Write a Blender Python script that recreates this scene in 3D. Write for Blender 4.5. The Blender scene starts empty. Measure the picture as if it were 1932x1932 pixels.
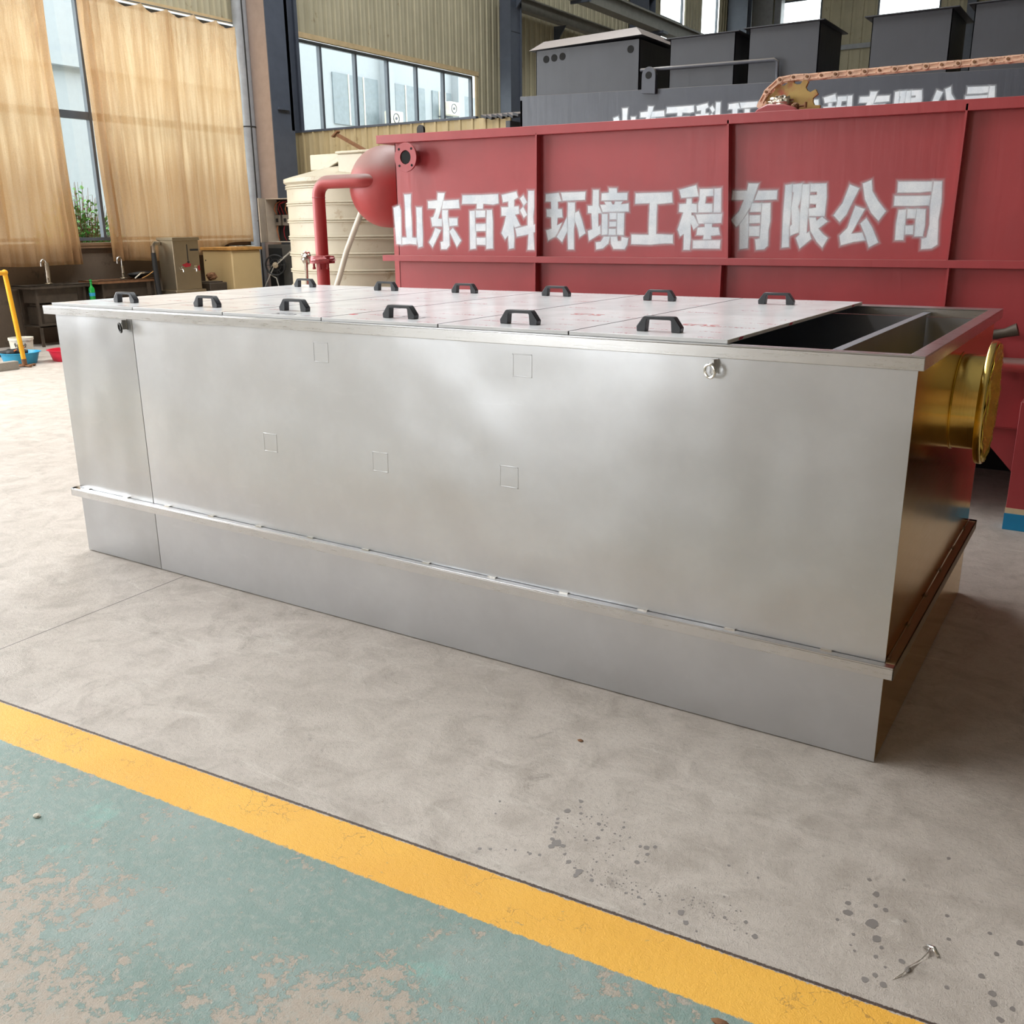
import bpy, bmesh, math, random
from mathutils import Vector, Matrix, noise as mnoise
C = bpy.context.scene.collection
R = math.radians
random.seed(7)

# ------------------------------------------------------------------ camera
cam_d = bpy.data.cameras.new('camera'); cam = bpy.data.objects.new('camera', cam_d); C.objects.link(cam)
bpy.context.scene.camera = cam
CP = Vector((4.4192, -2.7903, 1.6)); YAW, PIT, ROL, FPX = -0.5684, -0.2903, -0.0091, 1792.4
fw = Vector((math.sin(YAW)*math.cos(PIT), math.cos(YAW)*math.cos(PIT), math.sin(PIT)))
rt0 = Vector((math.cos(YAW), -math.sin(YAW), 0)); up0 = rt0.cross(fw)
rt = math.cos(ROL)*rt0 + math.sin(ROL)*up0; up = -math.sin(ROL)*rt0 + math.cos(ROL)*up0
M = Matrix((rt, up, -fw)).transposed().to_4x4(); M.translation = CP
cam.matrix_world = M
cam_d.sensor_width = 36; cam_d.lens = FPX/1932*36; cam_d.clip_end = 300; cam_d.clip_start = 0.05

# ------------------------------------------------------------------ world, lights, exposure
w = bpy.data.worlds.new('overcast_sky'); bpy.context.scene.world = w; w.use_nodes = True
wn = w.node_tree.nodes; wl = w.node_tree.links
bg = wn['Background']; bg.inputs['Strength'].default_value = 4.2
tc = wn.new('ShaderNodeTexCoord'); sep = wn.new('ShaderNodeSeparateXYZ'); rmp = wn.new('ShaderNodeValToRGB')
wl.new(tc.outputs['Generated'], sep.inputs[0]); wl.new(sep.outputs['Z'], rmp.inputs[0]); wl.new(rmp.outputs[0], bg.inputs[0])
rmp.color_ramp.elements[0].position = 0.0; rmp.color_ramp.elements[0].color = (0.86, 0.88, 0.88, 1)
rmp.color_ramp.elements[1].position = 0.6; rmp.color_ramp.elements[1].color = (0.94, 0.98, 1.0, 1)

def area(name, loc, rot, sx, sy, power, col=(1, 1, 1), spread=180):
    d = bpy.data.lights.new(name, 'AREA'); d.shape = 'RECTANGLE'; d.size = sx; d.size_y = sy
    d.energy = power; d.color = col; d.spread = R(spread)
    o = bpy.data.objects.new(name, d); C.objects.link(o); o.location = loc; o.rotation_euler = rot
    return o
# daylight entering at the hall's openings: left-wall windows beside and behind the camera, the gate behind; plus an added overhead fill lamp that evens out the floor
area('daylight_side_windows', (-9.1, -1.4, 3.1), (0, R(-90), 0), 3.6, 8.0, 900, (0.98, 0.985, 1.0))
area('daylight_gate', (-6.0, -15.6, 3.2), (R(90), 0, 0), 4.4, 5.6, 170, (0.95, 0.98, 1.0))
for i, x in enumerate((-3.0,)):
    area('added_overhead_fill', (x, 2.5, 11.75), (0, 0, 0), 1.6, 17.0, 1350, (0.96, 0.985, 1.0))

vs = bpy.context.scene.view_settings
vs.view_transform = 'Standard'; vs.look = 'None'; vs.gamma = 1.0; vs.use_curve_mapping = False; vs.exposure = 0.36

# ------------------------------------------------------------------ material helpers
def lin(c):
    return tuple(((v/255)/12.92 if v/255 <= 0.04045 else ((v/255+0.055)/1.055)**2.4) for v in c[:3]) + (1,)
class NT:
    def __init__(s, name):
        s.m = bpy.data.materials.new(name); s.m.use_nodes = True; s.t = s.m.node_tree
        s.b = s.t.nodes['Principled BSDF']; s._pos = None
    def n(s, typ, **kw):
        nd = s.t.nodes.new(typ)
        for k, v in kw.items(): setattr(nd, k, v)
        return nd
    def put(s, sock, v):
        if hasattr(v, 'is_output') or isinstance(v, bpy.types.NodeSocket): s.t.links.new(v, sock)
        elif isinstance(v, (tuple, list)) and len(v) == 3 and sock.type == 'RGBA': sock.default_value = (*v, 1)
        else: sock.default_value = v
    def math(s, op, a, b=0.0, c=0.0, clamp=False):
        nd = s.n('ShaderNodeMath', operation=op, use_clamp=clamp)
        s.put(nd.inputs[0], a); s.put(nd.inputs[1], b); s.put(nd.inputs[2], c); return nd.outputs[0]
    def pos(s):
        if s._pos is None:
            s._tc = s.n('ShaderNodeTexCoord'); s._pos = s._tc.outputs['Object']
            sp = s.n('ShaderNodeSeparateXYZ'); s.t.links.new(s._pos, sp.inputs[0]); s.xyz = sp.outputs
        return s._pos
    def scaled(s, sc):
        mp = s.n('ShaderNodeMapping'); s.t.links.new(s.pos(), mp.inputs[0]); mp.inputs['Scale'].default_value = sc
        return mp.outputs[0]
    def noise(s, scale=5.0, detail=4.0, rough=0.55, vec=None, dist=0.0):
        nd = s.n('ShaderNodeTexNoise'); s.t.links.new(vec or s.pos(), nd.inputs['Vector'])
        nd.inputs['Scale'].default_value = scale; nd.inputs['Detail'].default_value = detail
        nd.inputs['Roughness'].default_value = rough; nd.inputs['Distortion'].default_value = dist
        return nd.outputs['Fac']
    def vor(s, scale=5.0, vec=None, feature='F1'):
        nd = s.n('ShaderNodeTexVoronoi', feature=feature); s.t.links.new(vec or s.pos(), nd.inputs['Vector'])
        nd.inputs['Scale'].default_value = scale; return nd.outputs['Distance']
    def ramp(s, fac, stops, interp='LINEAR'):
        nd = s.n('ShaderNodeValToRGB'); s.t.links.new(fac, nd.inputs[0]); cr = nd.color_ramp; cr.interpolation = interp
        cr.elements[0].position = stops[0][0]; cr.elements[0].color = stops[0][1]
        cr.elements[1].position = stops[-1][0]; cr.elements[1].color = stops[-1][1]
        for p, c in stops[1:-1]:
            e = cr.elements.new(p); e.color = c
        return nd.outputs[0]
    def mask(s, fac, lo, hi):
        nd = s.n('ShaderNodeMapRange', interpolation_type='SMOOTHSTEP'); s.t.links.new(fac, nd.inputs[0])
        nd.inputs[1].default_value = lo; nd.inputs[2].default_value = hi
        nd.inputs[3].default_value = 0; nd.inputs[4].default_value = 1
        return nd.outputs[0]
    def mix(s, f, a, b):
        nd = s.n('ShaderNodeMix', data_type='RGBA'); s.put(nd.inputs[0], f); s.put(nd.inputs[6], a); s.put(nd.inputs[7], b)
        return nd.outputs[2]
    def bump(s, h, strength=0.2, dist=0.01, prev=None):
        nd = s.n('ShaderNodeBump'); s.put(nd.inputs['Height'], h); nd.inputs['Strength'].default_value = strength
        nd.inputs['Distance'].default_value = dist
        if prev is not None: s.t.links.new(prev, nd.inputs['Normal'])
        return nd.outputs[0]
    def set(s, **kw):
        for k, v in kw.items(): s.put(s.b.inputs[k.replace('_', ' ')], v)
        return s.m

def simple(name, rgb, rough=0.6, metal=0.0, var=0.12, scale=6.0, bump=0.0, bscale=60.0, dirt=None, dirt_amt=0.0):
    t = NT(name); c = lin(rgb)
    f = t.noise(scale, 5, 0.6)
    dark = tuple(v*(1-var) for v in c[:3])+(1,); lite = tuple(min(1, v*(1+var)) for v in c[:3])+(1,)
    col = t.ramp(f, [(0.3, dark), (0.7, lite)])
    if dirt:
        g = t.mask(t.noise(scale*1.7, 8, 0.7), 0.62-dirt_amt, 0.72)
        col = t.mix(g, col, lin(dirt))
    t.set(Base_Color=col, Roughness=rough, Metallic=metal)
    if bump: t.set(Normal=t.bump(t.noise(bscale, 4, 0.6), bump, 0.01))
    return t.m

def steel(name, rgb=(200, 202, 206), rough=0.34, wave=0.35, brush=(1.5, 30, 90), seedv=0.0):
    t = NT(name)
    br = t.noise(6.0, 4, 0.7, t.scaled(brush))
    big = t.noise(1.3, 2, 0.5)
    mid = t.noise(9.0, 3, 0.6)
    scr = t.mask(t.noise(2.2, 9, 0.75, t.scaled((1.2, 8, 5)), 1.5), 0.60, 0.68)
    c = lin(rgb)
    col = t.mix(t.mask(mid, 0.35, 0.7), tuple(v*0.96 for v in c[:3])+(1,), c)
    col = t.mix(t.math('MULTIPLY', scr, 0.2), col, tuple(min(1, v*1.15) for v in c[:3])+(1,))
    r_ = t.math('ADD', rough-0.06, t.math('MULTIPLY', br, 0.14))
    n1 = t.bump(big, wave, 0.09)
    n2 = t.bump(br, 0.05, 0.002, n1)
    t.set(Base_Color=col, Metallic=1.0, Roughness=r_, Normal=n2)
    return t.m

def painted(name, rgb, rough=0.42, dust=None, dust_rgb=(150, 125, 118), wave=0.15, var=0.08):
    t = NT(name); c = lin(rgb)
    col = t.mix(t.mask(t.noise(2.5, 6, 0.6), 0.3, 0.75), tuple(v*(1-var) for v in c[:3])+(1,), tuple(min(1, v*(1+var)) for v in c[:3])+(1,))
    if dust:
        g = t.n('ShaderNodeNewGeometry'); sp = t.n('ShaderNodeSeparateXYZ'); t.t.links.new(g.outputs['Normal'], sp.inputs[0])
        f = t.mask(t.math('ADD', sp.outputs['Z'], t.math('MULTIPLY', t.noise(8, 5, 0.6), 0.25)), 0.15, 0.70)
        col = t.mix(t.math('MULTIPLY', f, dust), col, lin(dust_rgb))
    drip = t.noise(3.0, 5, 0.6, t.scaled((6, 6, 0.6)))
    t.set(Base_Color=col, Roughness=t.math('ADD', rough-0.05, t.math('MULTIPLY', drip, 0.12)),
          Normal=t.bump(drip, wave, 0.01))
    return t.m

# ------------------------------------------------------------------ mesh helpers
class MB:
    """collects shapes in world coordinates; build() links them as one mesh object"""
    def __init__(s): s.v = []; s.f = []; s.sm = []
    def add(s, verts, faces, smooth=False):
        o = len(s.v); s.v += [tuple(p) for p in verts]
        for f in faces: s.f.append([i+o for i in f]); s.sm.append(smooth)
        return s
    def box(s, x0, x1, y0, y1, z0, z1):
        x0, x1 = min(x0, x1), max(x0, x1); y0, y1 = min(y0, y1), max(y0, y1); z0, z1 = min(z0, z1), max(z0, z1)
        v = [(x0,y0,z0),(x1,y0,z0),(x1,y1,z0),(x0,y1,z0),(x0,y0,z1),(x1,y0,z1),(x1,y1,z1),(x0,y1,z1)]
        return s.add(v, [(3,2,1,0),(4,5,6,7),(0,1,5,4),(1,2,6,5),(2,3,7,6),(3,0,4,7)])
    def bar(s, p0, p1, wx, wz, upv=(0, 0, 1)):
        p0 = Vector(p0); p1 = Vector(p1); d = (p1-p0).normalized(); u = Vector(upv)
        if abs(d.dot(u)) > 0.95: u = Vector((1, 0, 0))
        a = d.cross(u).normalized(); b = a.cross(d).normalized()
        v = [p+a*(i*wx/2)+b*(j*wz/2) for p in (p0, p1) for i, j in ((-1,-1),(1,-1),(1,1),(-1,1))]
        return s.add(v, [(0,1,2,3),(7,6,5,4),(1,0,4,5),(2,1,5,6),(3,2,6,7),(0,3,7,4)])
    def prism(s, poly, axis, a0, a1, smooth=False):
        """poly of 2-tuples in the plane across axis ('x': (y,z), 'y': (x,z), 'z': (x,y))"""
        def P(p, a): return {'x': (a, p[0], p[1]), 'y': (p[0], a, p[1]), 'z': (p[0], p[1], a)}[axis]
        n = len(poly); v = [P(p, a0) for p in poly]+[P(p, a1) for p in poly]
        f = [tuple(range(n)), tuple(range(2*n-1, n-1, -1))]+[(i, i+n, (i+1) % n+n, (i+1) % n) for i in range(n)]
        return s.add(v, f, smooth)
    def frame(s, d):
        d = Vector(d).normalized(); u = Vector((0, 0, 1)) if abs(d.z) < 0.9 else Vector((1, 0, 0))
        a = d.cross(u).normalized(); return a, a.cross(d).normalized()
    def tube(s, pts, r, n=12, cap=True, smooth=True):
        pts = [Vector(p) for p in pts]; rings = []
        rr = r if isinstance(r, (list, tuple)) else [r]*len(pts)
        a, b = s.frame(pts[1]-pts[0]); v = []
        for i, p in enumerate(pts):
            d = (pts[min(i+1, len(pts)-1)]-pts[max(i-1, 0)]).normalized()
            a = (a-d*a.dot(d)).normalized(); b = a.cross(d).normalized()
            for k in range(n):
                t = 2*math.pi*k/n; v.append(p+a*(math.cos(t)*rr[i])+b*(math.sin(t)*rr[i]))
        f = []
        for i in range(len(pts)-1):
            for k in range(n):
                k2 = (k+1) % n; f.append((i*n+k, i*n+k2, (i+1)*n+k2, (i+1)*n+k))
        o = len(s.v); s.add(v, f, smooth)
        if cap:
            s.f.append([o+k for k in range(n-1, -1, -1)]); s.sm.append(False)
            s.f.append([o+(len(pts)-1)*n+k for k in range(n)]); s.sm.append(False)
        return s
    def lathe(s, c, prof, axis=(0, 0, 1), n=32, smooth=True, cap=True):
        """prof = [(radius, height along axis)]"""
        c = Vector(c); d = Vector(axis).normalized(); a, b = s.frame(d); v = []; f = []
        for r, h in prof:
            for k in range(n):
                t = 2*math.pi*k/n; v.append(c+d*h+a*(math.cos(t)*r)+b*(math.sin(t)*r))
        for i in range(len(prof)-1):
            for k in range(n):
                k2 = (k+1) % n; f.append((i*n+k, i*n+k2, (i+1)*n+k2, (i+1)*n+k))
        o = len(s.v); s.add(v, f, smooth)
        if cap:
            if prof[0][0] > 1e-4: s.f.append([o+k for k in range(n-1, -1, -1)]); s.sm.append(False)
            if prof[-1][0] > 1e-4: s.f.append([o+(len(prof)-1)*n+k for k in range(n)]); s.sm.append(False)
        return s
    def torus(s, c, axis, Rm, r, n=24, m=8):
        a, b = s.frame(axis); c = Vector(c)
        d = Vector(axis).normalized(); v = []; f = []
        for i in range(n):
            t = 2*math.pi*i/n; e = a*math.cos(t)+b*math.sin(t)
            for j in range(m):
                q = 2*math.pi*j/m; v.append(c+e*(Rm+r*math.cos(q))+d*(r*math.sin(q)))
        for i in range(n):
            for j in range(m):
                i2 = (i+1) % n; j2 = (j+1) % m; f.append((i*m+j, i2*m+j, i2*m+j2, i*m+j2))
        return s.add(v, f, True)
    def blob(s, c, rad, amp=0.25, freq=6.0, nu=20, nv=14, seed=0):
        c = Vector(c); v = []; f = []
        rad = rad if isinstance(rad, (tuple, list)) else (rad,)*3
        for j in range(nv+1):
            ph = math.pi*j/nv
            for i in range(nu):
                th = 2*math.pi*i/nu
                d = Vector((math.sin(ph)*math.cos(th), math.sin(ph)*math.sin(th), math.cos(ph)))
                k = 1+amp*mnoise.noise(d*freq*0.5+Vector((seed, seed*2.3, 0)))+amp*0.5*mnoise.noise(d*freq*1.5+Vector((seed, 3, 1)))
                v.append(c+Vector((d.x*rad[0], d.y*rad[1], d.z*rad[2]))*k)
        for j in range(nv):
            for i in range(nu):
                i2 = (i+1) % nu; f.append((j*nu+i, (j+1)*nu+i, (j+1)*nu+i2, j*nu+i2))
        return s.add(v, f, True)
    def build(s, name, mat, parent=None, bevel=0.0, seg=2, label=None):
        me = bpy.data.meshes.new(name)
        off = Vector((0, 0, 0)); p = parent
        while p is not None: off += p.location; p = p.parent
        me.from_pydata([tuple(Vector(v)-off) for v in s.v], [], s.f)
        me.validate(); bm = bmesh.new(); bm.from_mesh(me)
        bmesh.ops.recalc_face_normals(bm, faces=bm.faces); bm.to_mesh(me); bm.free()
        if len(me.polygons) == len(s.sm): me.polygons.foreach_set('use_smooth', s.sm)
        me.set_sharp_from_angle(angle=R(38)); me.materials.append(mat); o = bpy.data.objects.new(name, me); C.objects.link(o)
        if parent is not None: o.parent = parent
        if bevel:
            b = o.modifiers.new('bevel', 'BEVEL'); b.width = bevel; b.segments = seg; b.limit_method = 'ANGLE'; b.angle_limit = R(40)
            b.harden_normals = False
        if label: o['label'] = label
        return o

def thing(name, loc, label, cat, group=None):
    o = bpy.data.objects.new(name, None); C.objects.link(o); o.location = loc; o.empty_display_size = 0.1
    o['label'] = label; o['category'] = cat
    if group: o['group'] = group
    return o
def tag(o, label, cat, group=None, kind=None):
    o['label'] = label; o['category'] = cat
    if group: o['group'] = group
    if kind: o['kind'] = kind
    return o
def struct(mb, name, mat, **kw):
    o = mb.build(name, mat, **kw); o['kind'] = 'structure'; return o
def arc(c, r, a0, a1, u, v, n=8):
    c = Vector(c); u = Vector(u); v = Vector(v)
    return [c+u*(r*math.cos(a0+(a1-a0)*i/n))+v*(r*math.sin(a0+(a1-a0)*i/n)) for i in range(n+1)]

# ------------------------------------------------------------------ materials
def floor_material():
    t = NT('painted_concrete_floor'); t.pos(); x, y = t.xyz[0], t.xyz[1]
    n1 = t.noise(0.9, 6, 0.6); n2 = t.noise(7, 8, 0.65, None, 0.6); n3 = t.noise(60, 5, 0.7)
    streak = t.noise(5, 7, 0.7, t.scaled((0.5, 2.4, 1)), 1.2)
    conc = t.ramp(n1, [(0.3, lin((178, 168, 158))), (0.7, lin((196, 186, 177)))])
    conc = t.mix(t.mask(n2, 0.35, 0.75), conc, lin((163, 153, 143)))
    conc = t.mix(t.math('MULTIPLY', t.mask(streak, 0.56, 0.70), 0.6), conc, lin((203, 196, 187)))
    conc = t.mix(t.math('MULTIPLY', t.mask(t.noise(3.3, 9, 0.78, None, 2.2), 0.60, 0.66), 0.45), conc, lin((125, 116, 106)))
    conc = t.mix(t.math('MULTIPLY', t.mask(n3, 0.45, 0.8), 0.45), conc, lin((140, 132, 124)))
    grit = t.noise(240, 3, 0.7)
    conc = t.mix(t.math('MULTIPLY', t.mask(grit, 0.56, 0.72), 0.5), conc, lin((112, 104, 98)))
    sc1 = t.mask(t.noise(9, 10, 0.8, t.scaled((0.6, 3.0, 1)), 3.0), 0.635, 0.665)
    conc = t.mix(t.math('MULTIPLY', sc1, 0.5), conc, lin((122, 112, 104)))
    sc2 = t.mask(t.noise(13, 10, 0.8, t.scaled((2.2, 0.7, 1)), 3.0), 0.64, 0.67)
    conc = t.mix(t.math('MULTIPLY', sc2, 0.4), conc, lin((214, 206, 198)))
    # green paint worn to bare concrete in patches
    g1 = t.noise(1.5, 4, 0.6); g2 = t.noise(22, 7, 0.75)
    green = t.ramp(t.noise(1.1, 5, 0.6), [(0.3, lin((108, 133, 124))), (0.55, lin((128, 148, 141))), (0.75, lin((150, 164, 159)))])
    green = t.mix(t.math('MULTIPLY', t.mask(t.noise(2.6, 6, 0.65), 0.62, 0.70), 0.5), green, lin((128, 172, 162)))
    wear0 = t.math('ADD', t.math('MULTIPLY', g1, 0.55), t.math('MULTIPLY', g2, 0.75))
    # more worn the further it is from the stripe
    dist = t.math('SUBTRACT', t.math('ADD', t.math('MULTIPLY', x, 0.0708), -1.285), y)
    away = t.mask(dist, 0.25, 0.85)
    wear = t.mask(t.math('ADD', wear0, t.math('MULTIPLY', away, 0.14)), 0.715, 0.75)
    green = t.mix(wear, green, lin((168, 155, 140)))
    green = t.mix(t.math('MULTIPLY', t.mask(t.noise(34, 8, 0.75), 0.47, 0.62), 0.42), green, lin((160, 162, 154)))
    green = t.mix(t.math('MULTIPLY', t.mask(grit, 0.52, 0.7), 0.3), green, lin((96, 110, 104)))
    # yellow line
    ed = t.math('MULTIPLY', t.math('SUBTRACT', t.noise(45, 8, 0.75), 0.5), 0.030)
    d1 = t.math('ADD', dist, ed)
    yel = t.ramp(t.noise(2.0, 6, 0.6), [(0.3, lin((226, 166, 58))), (0.7, lin((236, 180, 70)))])
    chip = t.mask(t.noise(17, 9, 0.75, None, 0.8), 0.635, 0.655)
    yel = t.mix(t.math('MULTIPLY', chip, 0.75), yel, lin((176, 150, 100)))
    ring = t.n('ShaderNodeTexVoronoi', feature='DISTANCE_TO_EDGE'); ring.inputs['Scale'].default_value = 9
    wn_ = t.n('ShaderNodeTexNoise'); t.t.links.new(t.pos(), wn_.inputs['Vector']); wn_.inputs['Scale'].default_value = 14; wn_.inputs['Detail'].default_value = 5
    wm = t.n('ShaderNodeMix', data_type='RGBA', blend_type='LINEAR_LIGHT'); wm.inputs[0].default_value = 0.10; t.t.links.new(t.pos(), wm.inputs[6]); t.t.links.new(wn_.outputs['Color'], wm.inputs[7])
    t.t.links.new(wm.outputs[2], ring.inputs['Vector'])
    cr = t.math('MULTIPLY', t.math('SUBTRACT', 1.0, t.mask(ring.outputs['Distance'], 0.0, 0.02)), t.mask(t.noise(3.4, 4, 0.6), 0.50, 0.58))
    yel = t.mix(t.math('MULTIPLY', cr, 0.7), yel, lin((150, 112, 58)))
    is_y = t.mask(d1, 0.004, 0.008); is_g = t.mask(d1, 0.170, 0.176)
    col = t.mix(is_y, conc, yel); col = t.mix(is_g, col, green)
    # dark ragged saw cut along the yellow line, thin cut across the slab
    ed2 = t.math('MULTIPLY', t.math('SUBTRACT', t.noise(110, 6, 0.8), 0.5), 0.014)
    gd = t.math('ABSOLUTE', t.math('ADD', t.math('ADD', dist, 0.001), ed2))
    cut = t.math('SUBTRACT', 1.0, t.mask(gd, 0.0035, 0.006))
    col = t.mix(cut, col, lin((72, 58, 50)))
    jx = t.math('ABSOLUTE', t.math('SUBTRACT', x, t.math('SUBTRACT', 0.7535, t.math('MULTIPLY', y, 0.0511))))
    j = t.math('MULTIPLY', t.math('SUBTRACT', 1.0, t.mask(jx, 0.0015, 0.0035)), t.math('SUBTRACT', 1.0, t.mask(dist, -0.01, 0.0)))
    col = t.mix(j, col, lin((70, 62, 58)))
    h = t.math('ADD', t.math('MULTIPLY', n2, 0.5), t.math('MULTIPLY', n3, 0.4))
    h = t.math('SUBTRACT', h, t.math('MULTIPLY', wear, t.math('MULTIPLY', is_g, 0.12)))
    h = t.math('ADD', h, t.math('MULTIPLY', grit, 0.15)); nb = t.bump(h, 0.75, 0.008); nb = t.bump(t.math('ADD', cut, j), -0.8, 0.004, nb)
    t.set(Base_Color=col, Roughness=t.math('ADD', 0.42, t.math('MULTIPLY', n2, 0.25)), Normal=nb)
    t.b.inputs['Specular IOR Level'].default_value = 0.45
    return t.m
M_ = {}
M_['floor'] = floor_material()
M_['clad'] = simple('cream_wall_cladding', (176, 168, 142), 0.55, var=0.10, scale=1.5, dirt=(140, 122, 92), dirt_amt=0.02)
M_['clad_low'] = simple('yellowed_wall_cladding', (178, 160, 122), 0.6, var=0.12, scale=1.5, dirt=(140, 118, 82), dirt_amt=0.02)
M_['dado'] = simple('dark_plaster', (92, 78, 64), 0.85, var=0.15, scale=2.5, bump=0.3, bscale=40, dirt=(62, 52, 44), dirt_amt=0.06)
M_['roof'] = simple('roof_sheet', (170, 170, 165), 0.6)
M_['wallpale'] = simple('pale_wall', (212, 192, 170), 0.8)
M_['beam'] = simple('blue_grey_steel', (74, 80, 92), 0.5, var=0.1)
M_['beam_lt'] = simple('light_grey_steel', (150, 152, 156), 0.5, var=0.12)
M_['beam_beige'] = simple('window_lit_beige_steel', (160, 140, 128), 0.6, var=0.08)  # warm tone of the column's window-lit face is put into the colour
M_['girder'] = simple('crane_girder_paint', (122, 120, 112), 0.55, var=0.12)
M_['winframe'] = simple('grey_window_frame', (84, 90, 98), 0.45)
M_['cream_trim'] = simple('cream_trim', (196, 172, 132), 0.6)
M_['sill'] = simple('sill_wood', (120, 92, 66), 0.7)
M_['steel'] = steel('brushed_stainless')
M_['steel2'] = steel('brushed_stainless_offcut', (188, 190, 193), 0.30, 0.5)
M_['rim'] = steel('rim_stainless', (206, 206, 207), 0.28, 0.10, (1.5, 40, 40))
M_['gold'] = steel('gold_filmed_stainless', (216, 172, 62), 0.17, 0.06, (20, 1.5, 20))
M_['goldpipe'] = steel('gold_filmed_pipe', (226, 198, 118), 0.17, 0.05, (30, 1.5, 1.5))
M_['foil_gold'] = steel('crumpled_gold_film', (236, 200, 70), 0.25, 0.9, (4, 4, 4)); M_['foil_gold'].node_tree.nodes['Principled BSDF'].inputs['Metallic'].default_value = 0.55
M_['ledge_brown'] = steel('ledge_reflection_brown', (140, 116, 84), 0.5, 0.1); M_['ledge_brown'].node_tree.nodes['Principled BSDF'].inputs['Metallic'].default_value = 0.5  # brown of the floor mirrored in the ledge is put into its colour
M_['inner'] = steel('inner_stainless', (160, 162, 168), 0.5, 0.1)
M_['red'] = painted('iron_red_primer', (160, 58, 62), 0.38, dust=0.35, dust_rgb=(172, 120, 116))
M_['red_dusty'] = painted('dusty_red_primer', (170, 60, 60), 0.5, dust=0.9, dust_rgb=(140, 112, 106))
M_['black'] = painted('black_enamel', (64, 67, 76), 0.45, dust=0.7, dust_rgb=(140, 132, 124), wave=0.3)
M_['blackbox'] = painted('black_enamel_dull', (58, 60, 66), 0.5, dust=0.8, dust_rgb=(132, 120, 112), wave=0.2)
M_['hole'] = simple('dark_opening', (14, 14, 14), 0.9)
M_['handle'] = simple('black_plastic', (38, 41, 46), 0.4, bump=0.1, bscale=200)
M_['poly'] = simple('cream_polyethylene', (180, 170, 150), 0.5, var=0.08, scale=3, dirt=(150, 132, 105), dirt_amt=0.05)
M_['yellow'] = simple('yellow_pipe_paint', (224, 160, 22), 0.45, dirt=(120, 84, 40), dirt_amt=0.02)
M_['rust'] = simple('rusty_steel', (120, 82, 52), 0.8, var=0.25, scale=20)
M_['blue'] = simple('blue_enamel', (20, 128, 176), 0.35)
M_['cream'] = simple('cream_band', (206, 184, 150), 0.6)
M_['bluepl'] = simple('blue_plastic', (42, 150, 190), 0.4)
M_['redpl'] = simple('red_plastic', (205, 30, 60), 0.4)
M_['white'] = simple('white_plastic', (214, 208, 192), 0.5)
M_['ink'] = simple('black_ink', (34, 32, 34), 0.6)
M_['darkst'] = steel('tarnished_stainless', (164, 150, 128), 0.42, 0.3)
M_['sink'] = simple('grimy_dark_steel', (72, 62, 52), 0.55, metal=0.3, var=0.3)
M_['cabinet'] = simple('beige_cabinet', (190, 164, 118), 0.55, var=0.06, scale=2)
M_['wood'] = simple('worn_wood', (176, 128, 66), 0.6, var=0.2, scale=12)
M_['chrome'] = steel('chrome', (225, 225, 225), 0.12, 0.05)
M_['foil'] = steel('crumpled_foil', (190, 182, 168), 0.28, 1.0, (6, 6, 6))
M_['greenpl'] = simple('green_bottle', (22, 150, 62), 0.25)
M_['rubber'] = simple('black_rubber', (26, 25, 25), 0.6)
M_['ebox'] = simple('light_grey_box', (196, 182, 164), 0.5)
M_['breaker'] = simple('breaker_plastic', (120, 110, 98), 0.5)
M_['wire_red'] = simple('red_wire', (150, 26, 36), 0.5)
M_['wire_orange'] = simple('copper_wire', (190, 104, 56), 0.5)
M_['wire_grey'] = simple('grey_wire', (160, 154, 144), 0.5)
M_['dkcab'] = simple('dark_grey_cabinet', (62, 60, 56), 0.6, var=0.2)
M_['hose'] = simple('pale_hose', (196, 188, 172), 0.5)
M_['chain'] = simple('dusty_pink_chain', (222, 184, 158), 0.55, var=0.15, scale=20, dirt=(176, 60, 52), dirt_amt=0.08)
M_['ochre'] = simple('ochre_dusted_red', (178, 148, 82), 0.5, var=0.15, scale=5, dirt=(166, 58, 52), dirt_amt=0.16)
M_['concrete'] = simple('cement_block', (150, 142, 130), 0.9, bump=0.3)
M_['stain'] = simple('oil_stain', (128, 122, 118), 0.35, var=0.1)
M_['facade'] = simple('pale_render', (158, 163, 168), 0.9, var=0.03)
M_['wallright'] = simple('dull_far_cladding', (120, 116, 104), 0.8)
M_['facade_win'] = simple('pale_window_glass', (118, 128, 134), 0.4)
M_['ground'] = simple('outside_ground', (190, 188, 180), 0.9)
M_['leaf'] = simple('shrub_leaf', (86, 150, 60), 0.55, var=0.3, scale=30)
M_['stone'] = simple('pebble', (206, 200, 186), 0.8)
M_['weld'] = steel('polished_weld', (235, 232, 226), 0.2, 0.1)
M_['purlin'] = simple('bronze_strip', (150, 96, 66), 0.5)

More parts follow.
